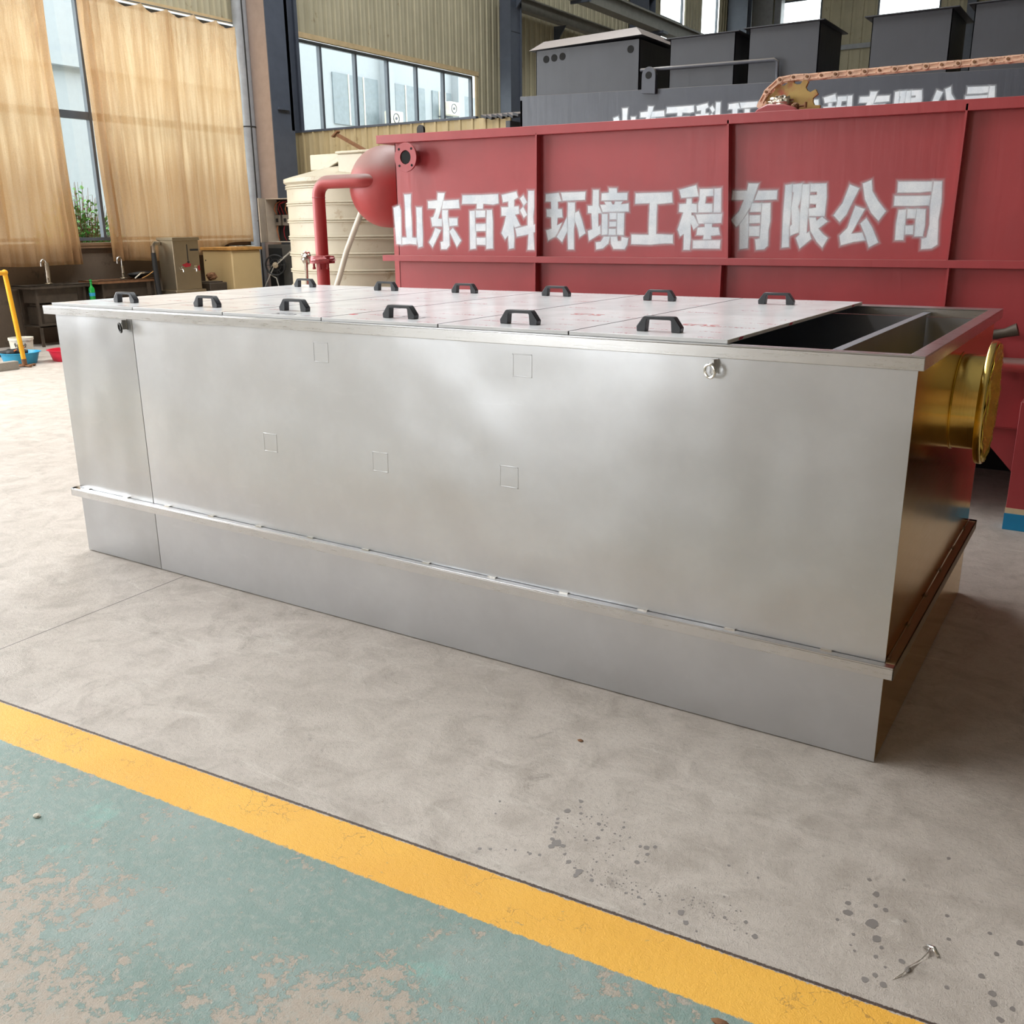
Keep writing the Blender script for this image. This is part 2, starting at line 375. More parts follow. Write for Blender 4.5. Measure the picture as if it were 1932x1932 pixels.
def film_material():
    t = NT('white_film_on_steel')
    base = t.mix(t.mask(t.noise(2.0, 4, 0.6), 0.35, 0.7), lin((222, 223, 225)), lin((236, 236, 237)))
    t.pos()
    # rows of tiny red and grey maker's print on the protective film
    rows = t.math('FRACT', t.math('MULTIPLY', t.xyz[1], 6.0))
    inrow = t.math('MULTIPLY', t.mask(rows, 0.10, 0.14), t.math('SUBTRACT', 1.0, t.mask(rows, 0.26, 0.30)))
    spk = t.mask(t.noise(120, 2, 0.5, t.scaled((1.2, 0.8, 1))), 0.52, 0.58)
    clump = t.mask(t.noise(3.0, 2, 0.5, t.scaled((1.6, 3, 1))), 0.52, 0.56)
    f = t.math('MULTIPLY', t.math('MULTIPLY', inrow, spk), clump)
    base = t.mix(t.math('MULTIPLY', f, 0.8), base, lin((186, 90, 88)))
    wr = t.noise(5, 5, 0.6)
    t.set(Base_Color=base, Roughness=t.math('ADD', 0.14, t.math('MULTIPLY', wr, 0.12)), Metallic=0.0,
          Normal=t.bump(t.noise(2.2, 3, 0.6), 0.12, 0.02))
    t.b.inputs['Specular IOR Level'].default_value = 0.3
    return t.m
M_['film'] = film_material()

def curtain_material():
    t = NT('ochre_curtain_cloth'); t.pos()
    n = t.noise(1.0, 5, 0.6, t.scaled((3, 9, 0.5))); wv = t.noise(150, 2, 0.5)
    col = t.mix(t.mask(n, 0.35, 0.7), lin((212, 182, 146)), lin((234, 212, 184)))
    dirt = t.math('SUBTRACT', 1.0, t.mask(t.math('ADD', t.xyz[2], t.math('MULTIPLY', n, 0.7)), 1.35, 2.3))
    col = t.mix(t.math('MULTIPLY', dirt, 0.55), col, lin((156, 112, 62)))
    out = t.t.nodes['Material Output']; t.t.nodes.remove(t.b)
    df = t.n('ShaderNodeBsdfDiffuse'); tr = t.n('ShaderNodeBsdfTranslucent'); tp = t.n('ShaderNodeBsdfTransparent')
    t.t.links.new(col, df.inputs[0]); t.t.links.new(col, tr.inputs[0]); tp.inputs[0].default_value = (1.0, 0.93, 0.80, 1)
    m1 = t.n('ShaderNodeMixShader'); m1.inputs[0].default_value = 0.62
    t.t.links.new(df.outputs[0], m1.inputs[1]); t.t.links.new(tr.outputs[0], m1.inputs[2])
    m2 = t.n('ShaderNodeMixShader'); t.put(m2.inputs[0], t.math('ADD', 0.10, t.math('MULTIPLY', wv, 0.50)))
    t.t.links.new(m1.outputs[0], m2.inputs[1]); t.t.links.new(tp.outputs[0], m2.inputs[2])
    t.t.links.new(m2.outputs[0], out.inputs[0]); return t.m
M_['curtain'] = curtain_material()

def glass_material():
    t = NT('window_glass'); out = t.t.nodes['Material Output']; t.t.nodes.remove(t.b)
    tp = t.n('ShaderNodeBsdfTransparent'); gl = t.n('ShaderNodeBsdfGlossy'); gl.inputs['Roughness'].default_value = 0.03
    tp.inputs[0].default_value = (0.95, 0.985, 0.985, 1)
    m = t.n('ShaderNodeMixShader'); m.inputs[0].default_value = 0.06
    t.t.links.new(tp.outputs[0], m.inputs[1]); t.t.links.new(gl.outputs[0], m.inputs[2]); t.t.links.new(m.outputs[0], out.inputs[0])
    return t.m
M_['glass'] = glass_material()

def spray_material():
    """white stencil paint; the 'spray' attribute thins it to overspray at the stroke edges"""
    t = NT('white_spray_paint'); out = t.t.nodes['Material Output']
    at = t.n('ShaderNodeAttribute', attribute_name='spray', attribute_type='GEOMETRY')
    n = t.noise(9, 5, 0.6); fine = t.noise(160, 3, 0.7)
    col = t.mix(t.mask(n, 0.3, 0.7), lin((212, 220, 228)), lin((236, 240, 244)))
    t.set(Base_Color=col, Roughness=0.6)
    a = t.math('POWER', at.outputs['Fac'], 1.5)
    a = t.math('MULTIPLY', a, t.math('ADD', 0.72, t.math('MULTIPLY', fine, 0.45)), clamp=True)
    a = t.math('MULTIPLY', a, 0.98)
    tp = t.n('ShaderNodeBsdfTransparent'); m = t.n('ShaderNodeMixShader')
    t.put(m.inputs[0], a); t.t.links.new(tp.outputs[0], m.inputs[1]); t.t.links.new(t.b.outputs[0], m.inputs[2])
    t.t.links.new(m.outputs[0], out.inputs[0]); return t.m
M_['spray'] = spray_material()

# ------------------------------------------------------------------ the hall
LX = -9.3          # inner face of the left wall
struct(MB().box(LX-0.25, 14.3, -16.3, 36.3, -0.2, 0.0), 'floor', M_['floor'])
struct(MB().box(-60, 60, -40, 80, -0.32, -0.22), 'trim_outside_ground', M_['ground'])

def corr(mb, axis, a0, a1, z0, z1, pos, n=1, pitch=0.25, depth=0.028, th=0.012):
    prof = []; a = a0
    k0 = math.floor(a0/pitch)
    xs = {a0, a1}
    for k in range(k0, int(a1/pitch)+2):
        for d in (0.0, 0.012, 0.040, 0.052, 0.140, 0.148, 0.160, 0.168):
            v = k*pitch+d
            if a0 < v < a1: xs.add(v)
    def h(a):
        d = a-math.floor(a/pitch+1e-9)*pitch
        if d <= 0.012: return d/0.012*depth
        if d <= 0.040: return depth
        if d <= 0.052: return (0.052-d)/0.012*depth
        if 0.140 <= d <= 0.148: return (d-0.140)/0.008*0.006
        if 0.148 <= d <= 0.160: return 0.006
        if 0.160 <= d <= 0.168: return (0.168-d)/0.008*0.006
        return 0
    for a in sorted(xs): prof.append((a, pos+n*h(a)))
    poly = prof+[(a, pos-n*th) for a in (a1, a0)]
    if axis == 'y': mb.prism([(q, p) for p, q in poly], 'z', z0, z1)      # runs along y, faces x
    else: mb.prism(poly, 'z', z0, z1)                                       # runs along x, faces y

# left wall: dado, cladding above and between the windows
m = MB(); m.box(LX-0.24, LX, -16, 10.9, 0, 1.40); struct(m, 'wall_left_dado', M_['dado'])
m = MB()
corr(m, 'y', -16, 11.35, 5.02, 11.9, LX); corr(m, 'y', 11.35, 17.25, 5.02, 11.9, LX)
corr(m, 'y', 17.25, 27.6, 1.4, 11.9, LX); corr(m, 'y', 29.5, 31.0, 1.4, 11.9, LX)
corr(m, 'y', 32.6, 36.0, 1.4, 11.9, LX)
corr(m, 'y', 27.6, 29.5, 9.6, 11.9, LX); corr(m, 'y', 27.6, 29.5, 1.4, 6.7, LX)
corr(m, 'y', 31.0, 32.6, 9.6, 11.9, LX); corr(m, 'y', 31.0, 32.6, 1.4, 7.2, LX)
corr(m, 'y', 10.35, 11.35, 0, 5.02, LX-0.01); corr(m, 'y', 11.35, 17.25, 0, 2.6, LX)
m.box(LX-0.2, LX-0.02, -16, -8.6, 1.4, 5.02); m.box(LX-0.2, LX-0.02, 3.2, 4.0, 1.4, 5.02)
struct(m, 'wall_left', M_['clad'])
# dark steel infill beside the first column
m = MB(); m.box(LX+0.03, LX+0.05, 10.62, 11.38, 3.3, 9.0); m.box(LX+0.05, LX+0.12, 10.58, 10.70, 3.3, 9.0); m.box(LX+0.05, LX+0.10, 11.30, 11.38, 3.3, 9.0)
struct(m, 'trim_column_infill', M_['beam'])
# inner cladding partition that hides the foot of the high window
m = MB(); corr(m, 'x', LX, -4.24, 0, 3.30, 10.85, n=-1)
struct(m, 'wall_inner', M_['clad_low'])
m = MB(); m.box(LX, -4.9, 10.82, 10.90, 3.30, 3.335)
struct(m, 'trim_inner_wall_cap', M_['beam'])
m = MB()
for i in range(7):
    x0 = -4.75+i*0.10; m.add([(x0, 10.75, 3.34), (x0+0.10, 10.75, 3.31-0.02*(i % 2)), (x0+0.10, 11.6, 3.42), (x0, 11.6, 3.44), (x0, 10.75, 3.30), (x0+0.10, 10.75, 3.27-0.02*(i % 2)), (x0+0.10, 11.6, 3.40), (x0, 11.6, 3.42)],
          [(0,1,2,3), (7,6,5,4), (0,4,5,1), (1,5,6,2), (2,6,7,3), (3,7,4,0)])
m.box(-4.28, -4.20, 10.75, 11.9, 0, 3.22)
tag(m.build('roof_sheet', M_['blackbox']), 'torn dark roof sheet on the end of the cream cladding partition', 'roofing')
# end wall
m = MB(); Y2 = 36.0
for a, b, z0, z1 in ((LX, -8.16, 0, 11.9), (-8.16, -6.65, 0, 7.9), (-8.16, -6.65, 9.62, 11.9), (-6.65, -4.67, 0, 11.9), (-4.67, -2.56, 0, 7.9), (-4.67, -2.56, 10.4, 11.9), (-2.56, 14, 0, 11.9)):
    corr(m, 'x', a, b, z0, z1, Y2, n=-1, pitch=0.4)
struct(m, 'wall_far', M_['clad'])
struct(MB().box(-6.6, 14, 35.85, 35.96, 7.74, 7.9), 'trim_far_girt', M_['beam_lt'])
# right wall, rear wall with the gate opening, roof with roof lights (all outside the frame)
m = MB(); corr(m, 'y', -16, 36, 0, 11.9, 14.0, n=-1, pitch=0.5); struct(m, 'wall_right', M_['wallright'])
m = MB(); m.box(-9.3, -8.2, -16.2, -16, 0, 11.9); m.box(-3.8, 14, -16.2, -16, 0, 11.9); m.box(-8.2, -3.8, -16.2, -16, 6.1, 11.9)
struct(m, 'wall_rear', M_['wallpale'])
m = MB()
m.box(LX-0.2, -5.9, -16.2, 36.2, 11.9, 12.05); m.box(-4.1, 14.2, -16.2, 36.2, 11.9, 12.05)
m.box(-5.9, -4.1, -16.2, -9.2, 11.9, 12.05); m.box(-5.9, -4.1, 25.2, 36.2, 11.9, 12.05)
struct(m, 'ceiling', M_['roof'])

# windows
def window(name, y0, y1, z0, z1, posts, rails, fw_=0.05, trim=True):
    f = MB(); x0, x1 = LX-0.12, LX-0.04
    for y in [y0+fw_/2, y1-fw_/2]+posts: f.box(x0, x1, y-fw_/2, y+fw_/2, z0, z1)
    ys = sorted([y0, y1]+posts)
    for z in [z0+fw_/2, z1-fw_/2]+rails:
        for a, b in zip(ys, ys[1:]): f.box(x0+0.004, x1-0.004, a+0.02, b-0.02, z-fw_/2-(0.03 if z in rails else 0), z+fw_/2+(0.03 if z in rails else 0))
    o = struct(f, name, M_['winframe'])
    for a, b in zip(ys, ys[1:]):
        MB().box(LX-0.085, LX-0.079, a+0.022, b-0.022, z0+0.03, z1-0.03).build('pane', M_['glass'], o)
    return o
window('window_1', 4.0, 10.22, 1.47, 4.98, [5.35, 6.93, 8.6], [3.29])
window('window_2', 11.38, 17.2, 2.7, 5.02, [12.09, 13.10, 14.10, 15.08, 16.07], [], 0.06)
window('window_3', 27.62, 29.48, 6.7, 9.6, [], [7.95])
window('window_4', 31.02, 32.58, 7.2, 9.6, [], [])
window('window_5', -8.6, 3.2, 1.47, 4.98, [-6.2, -3.8, -1.4, 1.0], [3.29])
for nm, a, b, z0, z1 in (('window_6', -8.16, -6.65, 7.9, 9.62), ('window_7', -4.67, -2.56, 7.9, 10.4)):
    f = MB()
    for q in (a+0.03, b-0.03): f.box(q-0.03, q+0.03, 35.97, 36.03, z0, z1)
    for q in (z0+0.03, z1-0.03): f.box(a, b, 35.975, 36.025, q-0.03, q+0.03)
    o = struct(f, nm, M_['winframe']); MB().box(a+0.05, b-0.05, 35.998, 36.004, z0+0.05, z1-0.05).build('pane', M_['glass'], o)
m = MB(); m.box(LX-0.24, LX+0.06, -16, 10.9, 1.40, 1.44); m.box(LX+0.0, LX+0.05, 4, 10.2, 1.36, 1.40); struct(m, 'trim_window_sill', M_['sill'])
m = MB(); m.box(LX+0.00, LX+0.035, 11.3, 17.35, 5.03, 5.12); m.box(LX+0.0, LX+0.02, 17.24, 17.33, 2.7, 5.03); struct(m, 'trim_window_head', M_['cream_trim'])
m = MB(); m.box(LX+0.0, LX+0.05, 4, 10.0, 5.0, 5.06); struct(m, 'trim_curtain_pelmet', M_['cream_trim'])

# columns: I-sections with their flanges across the hall
def column(n, x0, x1, y, mf, mw):
    m = MB(); m.box(x0, x1, y, y+0.03, 0, 11.9); m.box(x0, x1, y+0.47, y+0.5, 0, 11.9); m.box((x0+x1)/2-0.12, (x0+x1)/2+0.12, y+0.03, y+0.47, 0, 11.9)
    for z in (2.0, 4.0, 6.0, 8.0): m.box(x0+0.02, x1-0.02, y+0.03, y+0.47, z, z+0.02)
    return struct(m, 'trim_%d' % n, mf)
column(1, -9.07, -8.62, 10.0, M_['beam_beige'], M_['beam'])
m = MB(); m.box(-8.62, -8.60, 9.99, 10.51, 0, 11.9); m.box(-8.86, -8.60, 10.44, 10.52, 3.3, 11.9); m.box(-8.8, -8.56, 10.12, 10.40, 3.62, 3.66)
struct(m, 'trim_column_plate', M_['beam'])
column(2, -8.9, -8.6, 17.72, M_['beam'], M_['beam']); column(3, -9.2, -8.6, 25.2, M_['beam'], M_['beam']); column(4, -9.2, -8.5, 33.2, M_['beam'], M_['beam'])
m = MB(); m.box(-9.24, -8.30, 35.4, 35.44, 0, 11.9); m.box(-8.05, -7.99, 35.4, 35.8, 0, 11.9); m.box(-8.3, -8.0, 35.6, 35.64, 0, 11.9)
struct(m, 'trim_far_column', M_['beam_lt'])
struct(MB().box(-1.63, -1.35, 35.4, 35.8, 0, 11.9), 'trim_far_column_right', M_['beam'])
# pale drain pipe beside the first column, with wire tie
pp = thing('drain_pipe', (-9.14, 9.92, 0), 'pale grey drain pipe standing beside the curtained window', 'pipe')
MB().tube([(-9.14, 9.92, 0), (-9.14, 9.92, 11.5)], 0.125, 20).build('pipe', M_['beam_lt'], pp)
MB().torus((-9.14, 9.92, 3.35), (0, 0, 1), 0.127, 0.010).build('wire_tie', M_['rubber'], pp)
tag(MB().tube([(-8.99, 9.84, 0), (-8.985, 9.84, 4), (-8.99, 9.84, 11.4)], 0.012, 8).build('power_cable', M_['rubber']), 'thin black cable running up between the pale drain pipe and the column', 'cable')
# crane girder and lower beam with brackets
g = thing('crane_girder', (-8.3, 25, 7.05), 'long grey crane girder high along the cladding wall', 'beam')
m = MB(); m.box(-8.36, -8.33, 18.2, 33.4, 7.1, 7.42); m.box(-8.52, -8.18, 18.2, 33.4, 7.05, 7.09); m.box(-8.46, -8.24, 18.2, 33.4, 7.42, 7.47)
m.build('girder', M_['girder'], g)
for y in (18.0, 25.3, 32.6):
    q = MB(); q.box(-8.62, -8.1, y-0.12, y+0.22, 6.98, 7.05); q.prism([(-8.62, 6.5), (-8.62, 6.98), (-8.2, 6.98)], 'y', y, y+0.04); q.build('bracket', M_['beam'], g)
q = MB(); q.box(-8.52, -8.0, 20.4, 20.46, 6.98, 7.05); q.box(-8.02, -7.96, 20.4, 20.46, 6.98, 8.6); q.build('hanger', M_['beam'], g)
g = thing('wall_beam', (-9.0, 22, 6.65), 'lower grey beam on struts under the crane girder', 'beam')
m = MB(); m.box(-9.1, -8.9, 18.24, 27.4, 6.62, 6.66); m.box(-9.02, -8.98, 18.24, 27.4, 6.66, 6.90); m.box(-9.08, -8.92, 18.24, 27.4, 6.90, 6.93); m.build('beam', M_['girder'], g)
for y in (20.9, 23.4): MB().prism([(-9.28, 6.1), (-9.28, 6.62), (-8.92, 6.62)], 'y', y, y+0.03).build('strut', M_['beam'], g)
struct(MB().box(-9.06, -8.96, 18.7, 18.8, 4.2, 11.5), 'trim_wall_post', M_['beam_lt'])

# ------------------------------------------------------------------ outside
b = thing('building', (-25, 30, -0.2), 'pale multi-storey building seen through the windows', 'building')
m = MB(); m.box(-33, -25, 8, 60, -0.2, 14); m.box(-25, -24.7, 8, 26.5, 6.6, 7.0); m.box(-25, -24.85, 8, 26.5, 7.0, 9.4)
for y in (33.0, 38.4, 43.6): m.box(-25, -24.6, y-0.25, y+0.25, -0.2, 14)
m.build('wall', M_['facade'], b)
for y0, y1 in ((29.6, 32.5), (33.7, 35.9), (36.5, 38.0), (39.0, 41.0), (41.5, 43.2)):
    for z0, z1 in ((2.6, 4.1), (5.9, 7.9), (9.4, 11.2)):
        wd = MB(); wd.box(-25.02, -24.94, y0, y1, z0, z1); o = wd.build('window', M_['facade_win'], b)
        for k in range(1, 3): MB().box(-24.94, -24.91, y0+(y1-y0)*k/3-0.03, y0+(y1-y0)*k/3+0.03, z0, z1).build('glazing_bar', M_['white'], o)
for i, (y, z, lb) in enumerate(((32.8, 6.3, 'white air conditioner box outside the third pane of the high window'), (37.2, 7.1, 'white air conditioner box outside the fifth pane of the high window'))):
    a = thing('air_conditioner', (-24.2, y, z), lb, 'air conditioner')
    MB().box(-25.0, -24.5, y-0.3, y+0.3, z-0.34, z-0.30).build('bracket', M_['beam'], a)
    MB().box(-24.55, -24.15, y-0.42, y+0.42, z-0.3, z+0.3).build('casing', M_['white'], a, 0.03)
    q = MB(); q.torus((-24.14, y-0.08, z), (1, 0, 0), 0.2, 0.02); q.lathe((-24.15, y-0.08, z), [(0.06, 0), (0.06, 0.03)], (1, 0, 0), 16); q.build('fan_grille', M_['beam'], a)

def shrub(c, h, r, n, label, seed):
    rnd = random.Random(seed); root = thing('shrub', c, label, 'shrub'); lf = MB(); st = MB()
    for k in range(int(n/14)):
        an = rnd.uniform(0, 6.28); rr = r*math.sqrt(rnd.random()); hh = h*(1-0.45*(rr/r)**2)*rnd.uniform(0.7, 1.0)
        tip = Vector((c[0]+rr*math.cos(an), c[1]+rr*math.sin(an), c[2]+hh)); base = Vector((c[0]+rr*0.25*math.cos(an), c[1]+rr*0.25*math.sin(an), c[2]))
        st.tube([base, base.lerp(tip, 0.5)+Vector((rnd.uniform(-.05, .05), rnd.uniform(-.05, .05), 0)), tip], [0.012, 0.008, 0.003], 5)
        for j in range(14):
            t = 0.25+0.75*j/14; p = base.lerp(tip, t); a = rnd.uniform(0, 6.28)
            d = Vector((math.cos(a), math.sin(a), rnd.uniform(0.1, 0.9))).normalized(); s_ = d.cross(Vector((0, 0, 1))).normalized()
            L_ = rnd.uniform(0.08, 0.14); w_ = L_*0.26
            lf.add([p, p+d*L_*0.5+s_*w_+Vector((0, 0, .004)), p+d*L_, p+d*L_*0.5-s_*w_+Vector((0, 0, .004))], [(0, 1, 2, 3)])
    st.build('stem', M_['rust'], root); o = lf.build('foliage', M_['leaf'], root); o['kind'] = 'stuff'
shrub((-11.2, 7.7, -0.2), 2.72, 0.85, 9000, 'leafy green shrub seen outside between the two curtains', 3)
shrub((-10.9, 4.9, -0.2), 2.3, 0.9, 3600, 'green shrub outside behind the left curtain', 5)

# ------------------------------------------------------------------ curtains
def curtain(y0, y1, hem, top, seed, label, bunch=None, flare=0.0):
    rnd = random.Random(seed); ny = int((y1-y0)/0.011); nz = 56; v = []; f = []
    ph = [rnd.uniform(0, 6.28) for _ in range(8)]
    pleats = []; y = y0+0.05
    while y < y1: pleats.append((y, rnd.uniform(0.018, 0.045), rnd.uniform(0.3, 1.0)*rnd.choice((1, 1, -0.6)), rnd.uniform(-0.10, 0.10), rnd.uniform(0, 1))); y += rnd.uniform(0.07, 0.24)
    hooks = 0.5
    for i in range(ny+1):
        y = y0+(y1-y0)*i/ny
        for j in range(nz+1):
            t = j/nz                                  # 0 top, 1 hem
            q0 = (y-y0)/hooks; hk = abs(q0-round(q0))
            zt = top-0.09*min(1, hk*2)**0.7; zb = hem(y)+0.012*math.sin(5*y+ph[4]); z = zt+(zb-zt)*t
            d = 0.022*math.sin(5.2*y+ph[0]+0.5*t)+0.014*math.sin(13*y+ph[1]-0.6*t)
            for c_, w_, a_, dr, st_ in pleats:
                e = (y-c_-dr*t)/(w_*(0.8+0.6*t))
                if abs(e) < 5: d += 0.052*a_*math.exp(-abs(e)**1.3)*(0.35+0.65*min(1, abs(t-st_*0.3)*2.5))
            d += 0.040*math.exp(-(hk/0.12)**2)*math.exp(-t*5)
            # slanting creases running down from each hook
            k_ = round(q0); s_ = (y-(y0+k_*hooks)); d += 0.018*math.exp(-t*3.5)*math.sin(60*s_/(0.3+3*t))*min(1, t*12)
            if bunch:
                e = math.exp(-((y-bunch[0])/bunch[1])**2); d += e*0.06*math.sin(48*y+ph[6]+1.2*t)
            v.append((LX+0.17+d, y+0.010*math.sin(3*z+ph[5])*t-flare*(1-t)*max(0, (y-y1+0.8)/0.8)-(0.09*(1-t)*max(0, (y0+0.8-y)/0.8) if y0 > 5 else 0), z))
    for i in range(ny):
        for j in range(nz):
            a = i*(nz+1)+j; f.append((a, a+1, a+nz+2, a+nz+1))
    root = thing('curtain', (LX+0.17, (y0+y1)/2, hem((y0+y1)/2)), label, 'curtain')
    m = MB(); m.add(v, f, True); o = m.build('cloth', M_['curtain'], root)
    s_ = o.modifiers.new('thickness', 'SOLIDIFY'); s_.thickness = 0.0012
    MB().tube([(LX+0.12, y0-0.05, top+0.02), (LX+0.12, y1+0.02, top+0.02)], 0.008, 8).build('rod', M_['winframe'], root)
    return root
def smooth(a, b, t): t = max(0, min(1, (t-a)/(b-a))); return t*t*(3-2*t)
curtain(3.3, 6.36, lambda y: 1.13+0.01*math.sin(4*y), 4.97, 11, 'sheer ochre curtain at the left edge, over the two sinks', (6.24, 0.14), 0.09)
curtain(6.86, 9.77, lambda y: 1.15+0.05*smooth(7.6, 8.4, y)+0.20*smooth(8.8, 9.3, y), 4.97, 23, 'wide sheer ochre curtain hanging behind the water boiler', (7.02, 0.22))
rc = curtain(-8.4, -5.5, lambda y: 1.15, 4.97, 31, 'x')      # on the window behind the camera: part of that window
del rc['label']; del rc['category']; rc.parent = bpy.data.objects['window_5']

# ------------------------------------------------------------------ stainless tank
L, W, H1, HT, HL = 3.96, 1.68, 1.218, 1.258, 0.342
tk = thing('steel_tank', (L/2, W/2, 0), 'long brushed stainless steel tank with a row of lids, standing on the bare floor', 'tank')
MB().box(0, 0.580, 0, 0.004, 0.004, H1).build('front_panel', M_['steel2'], tk, 0.001)
def bulged(x0, x1, z0, z1, y, amp, name, mat):
    # slightly buckled welded sheet
    nx, nz = 90, 36; v = []; f = []
    for i in range(nx+1):
        for j in range(nz+1):
            x = x0+(x1-x0)*i/nx; z = z0+(z1-z0)*j/nz; e = min(1, 10*min(i/nx, 1-i/nx))*min(1, 6*min(j/nz, 1-j/nz))
            d = amp*e*(mnoise.noise(Vector((x*1.1, z*1.5, 3.1)))+0.35*mnoise.noise(Vector((x*2.9, z*2.4, 8.8))))
            v.append((x, y-d, z))
    n0 = len(v); v += [(a, y+0.006, c) for a, b_, c in v]
    for i in range(nx):
        for j in range(nz):
            a = i*(nz+1)+j; f.append((a, a+nz+1, a+nz+2, a+1)); f.append((n0+a, n0+a+1, n0+a+nz+2, n0+a+nz+1))
    m = MB(); m.add(v, f, True)
    for k_ in range(0): pass
    m.add([(x0, y, z0), (x1, y, z0), (x1, y+0.006, z0), (x0, y+0.006, z0), (x0, y, z1), (x1, y, z1), (x1, y+0.006, z1), (x0, y+0.006, z1)], [(1,2,6,5), (3,0,4,7), (4,5,6,7), (0,3,2,1)])
    ed = [] and [(i*(nz+1), (i+1)*(nz+1)) for i in range(nx)]+[(i*(nz+1)+nz, (i+1)*(nz+1)+nz) for i in range(nx)]+[(j, j+1) for j in range(nz)]+[(nx*(nz+1)+j, nx*(nz+1)+j+1) for j in range(nz)]
    for a, b_ in ed: m.f.append([a, b_, n0+b_, n0+a]); m.sm.append(False)
    return m.build(name, mat, tk)
bulged(0.584, L, 0.004, H1, 0.0, 0.0, 'front_panel', M_['steel'])
MB().box(0.0, 0.004, 0.006, W, 0.004, H1).build('end_panel', M_['steel2'], tk, 0.001)
MB().box(0.0, L, W-0.004, W, 0.004, H1).build('back_panel', M_['inner'], tk)
sp_ = MB().box(L-0.004, L, 0.008, W-0.005, 0.004, H1).build('end_panel', M_['gold'], tk, 0.001, label='gold-filmed mirror-like end panel')
MB().box(0.006, L-0.006, 0.008, W-0.006, 0.0, 0.006).build('base_panel', M_['inner'], tk)
# rim angle
m = MB(); X0, X1, Y0, Y1 = -0.066, L+0.018, -0.02, W+0.076
t_ = 0.045
for a in ((X0, X1, Y0, Y0+0.017, H1, HT-0.004), (X0, X1, Y1-0.07, Y1, H1, HT-0.004), (X0, X0+0.06, Y0+0.017, Y1-0.07, H1, HT-0.004), (X1-0.017, X1, Y0+0.017, Y1-0.07, H1, HT-0.004)): m.box(*a)
for a in ((X0, X1, Y0, Y0+t_, HT-0.004, HT), (X0, X1, Y1-0.1, Y1, HT-0.004, HT), (X0, X0+0.09, Y0+t_, Y1-0.1, HT-0.004, HT), (X1-t_, X1, Y0+t_, Y1-0.1, HT-0.004, HT)): m.box(*a)
m.build('rim', M_['rim'], tk, 0.0015)
# ledge angle round the base
m = MB(); fl = 0.032
m.box(-fl, L+fl, -fl, -0.004, HL-0.005, HL); m.box(-fl, L+fl, -fl, -fl+0.004, HL-0.040, HL-0.005)
m.box(-fl, L+fl, W+0.003, W+fl, HL-0.005, HL); m.box(-fl, L+fl, W+fl-0.004, W+fl, HL-0.04, HL)
m.box(-fl, -0.002, -fl, W+fl, HL-0.005, HL); m.box(-fl, -fl+0.004, -fl, W+fl, HL-0.04, HL)
lo_ = m.build('ledge', M_['rim'], tk, 0.001)
for i in range(13): MB().box(0.05+i*0.31, 0.05+i*0.31+0.035, -0.009, -0.001, HL-0.001, HL+0.0035).build('weld_bead', M_['weld'], lo_)
m = MB(); m.box(L+0.002, L+fl, -fl+0.03, W+fl-0.005, HL-0.005, HL); m.box(L+fl-0.004, L+fl, -fl, W+fl, HL-0.04, HL)
for i in range(6): m.box(L+0.002, L+0.008, 0.02+i*0.3, 0.05+i*0.3, HL, HL+0.008)
m.build('ledge', M_['ledge_brown'], tk, 0.001)
# divider and inner sheets of the open bay
m = MB(); m.box(3.690, 3.696, 0.02, W-0.02, 0.02, 1.236); m.box(3.682, 3.712, 0.02, W-0.02, 1.232, 1.240); m.build('divider', M_['inner'], tk)
m = MB(); m.box(0.6, 3.69, 0.012, 0.016, 0.1, 1.2); m.build('inner_sheet', M_['inner'], tk)
# lifting eyes
for x in (0.54, 3.38):
    q = MB(); q.box(x-0.003, x+0.003, -0.024, 0.0, 1.170, 1.212); q.box(x-0.010, x+0.010, -0.004, 0.0, 1.168, 1.214)
    o = q.build('lifting_lug', M_['rim'], tk)
    MB().torus((x-0.006, -0.030, 1.178), (0.35, 0.93, 0.1), 0.020, 0.0045, 24, 8).build('ring', M_['rubber'] if x < 1 else M_['weld'], o)
# faint square heat marks where stiffeners are welded behind the sheet
for (x, z) in ((1.744, 1.135), (2.684, 1.145), (1.418, 0.733), (2.023, 0.722), (2.625, 0.741), (1.25, 0.40), (2.33, 0.375)):
    q = MB(); s_ = 0.040; y = -0.0062
    for a in ((x-s_, x-s_+0.004, z-s_, z+s_), (x+s_-0.004, x+s_, z-s_, z+s_), (x-s_, x+s_, z-s_, z-s_+0.004), (x-s_, x+s_, z+s_-0.004, z+s_)):
        q.box(a[0], a[1], -0.0007, 0.002, a[2], a[3])
    if z > 0.5: q.build('stiffener_mark', M_['steel'], tk, 0.0008)
# wiped streaks of polish on the sheet are in the steel material; nozzle on the gold end
NY, NZ = 0.85, 1.005
q = MB(); q.tube([(L, NY, NZ), (L+0.10, NY, NZ)], 0.165, 48, cap=False); q.lathe((L, NY, NZ), [(0.158, 0.0), (0.158, 0.10)], (1, 0, 0), 48, cap=False)
noz = q.build('nozzle', M_['goldpipe'], tk, label='gold-filmed pipe stub')
MB().torus((L+0.001, NY, NZ), (1, 0, 0), 0.167, 0.004, 48, 8).build('weld_bead', M_['gold'], noz)
q = MB(); q.lathe((L+0.085, NY, NZ), [(0.160, 0), (0.210, 0), (0.213, 0.004), (0.213, 0.020), (0.209, 0.024), (0.160, 0.024), (0.160, 0)], (1, 0, 0), 64, smooth=False, cap=False)
q.build('flange', M_['goldpipe'], noz, 0.001)
q = MB()
ring_n = 60; vv = []; ff = []
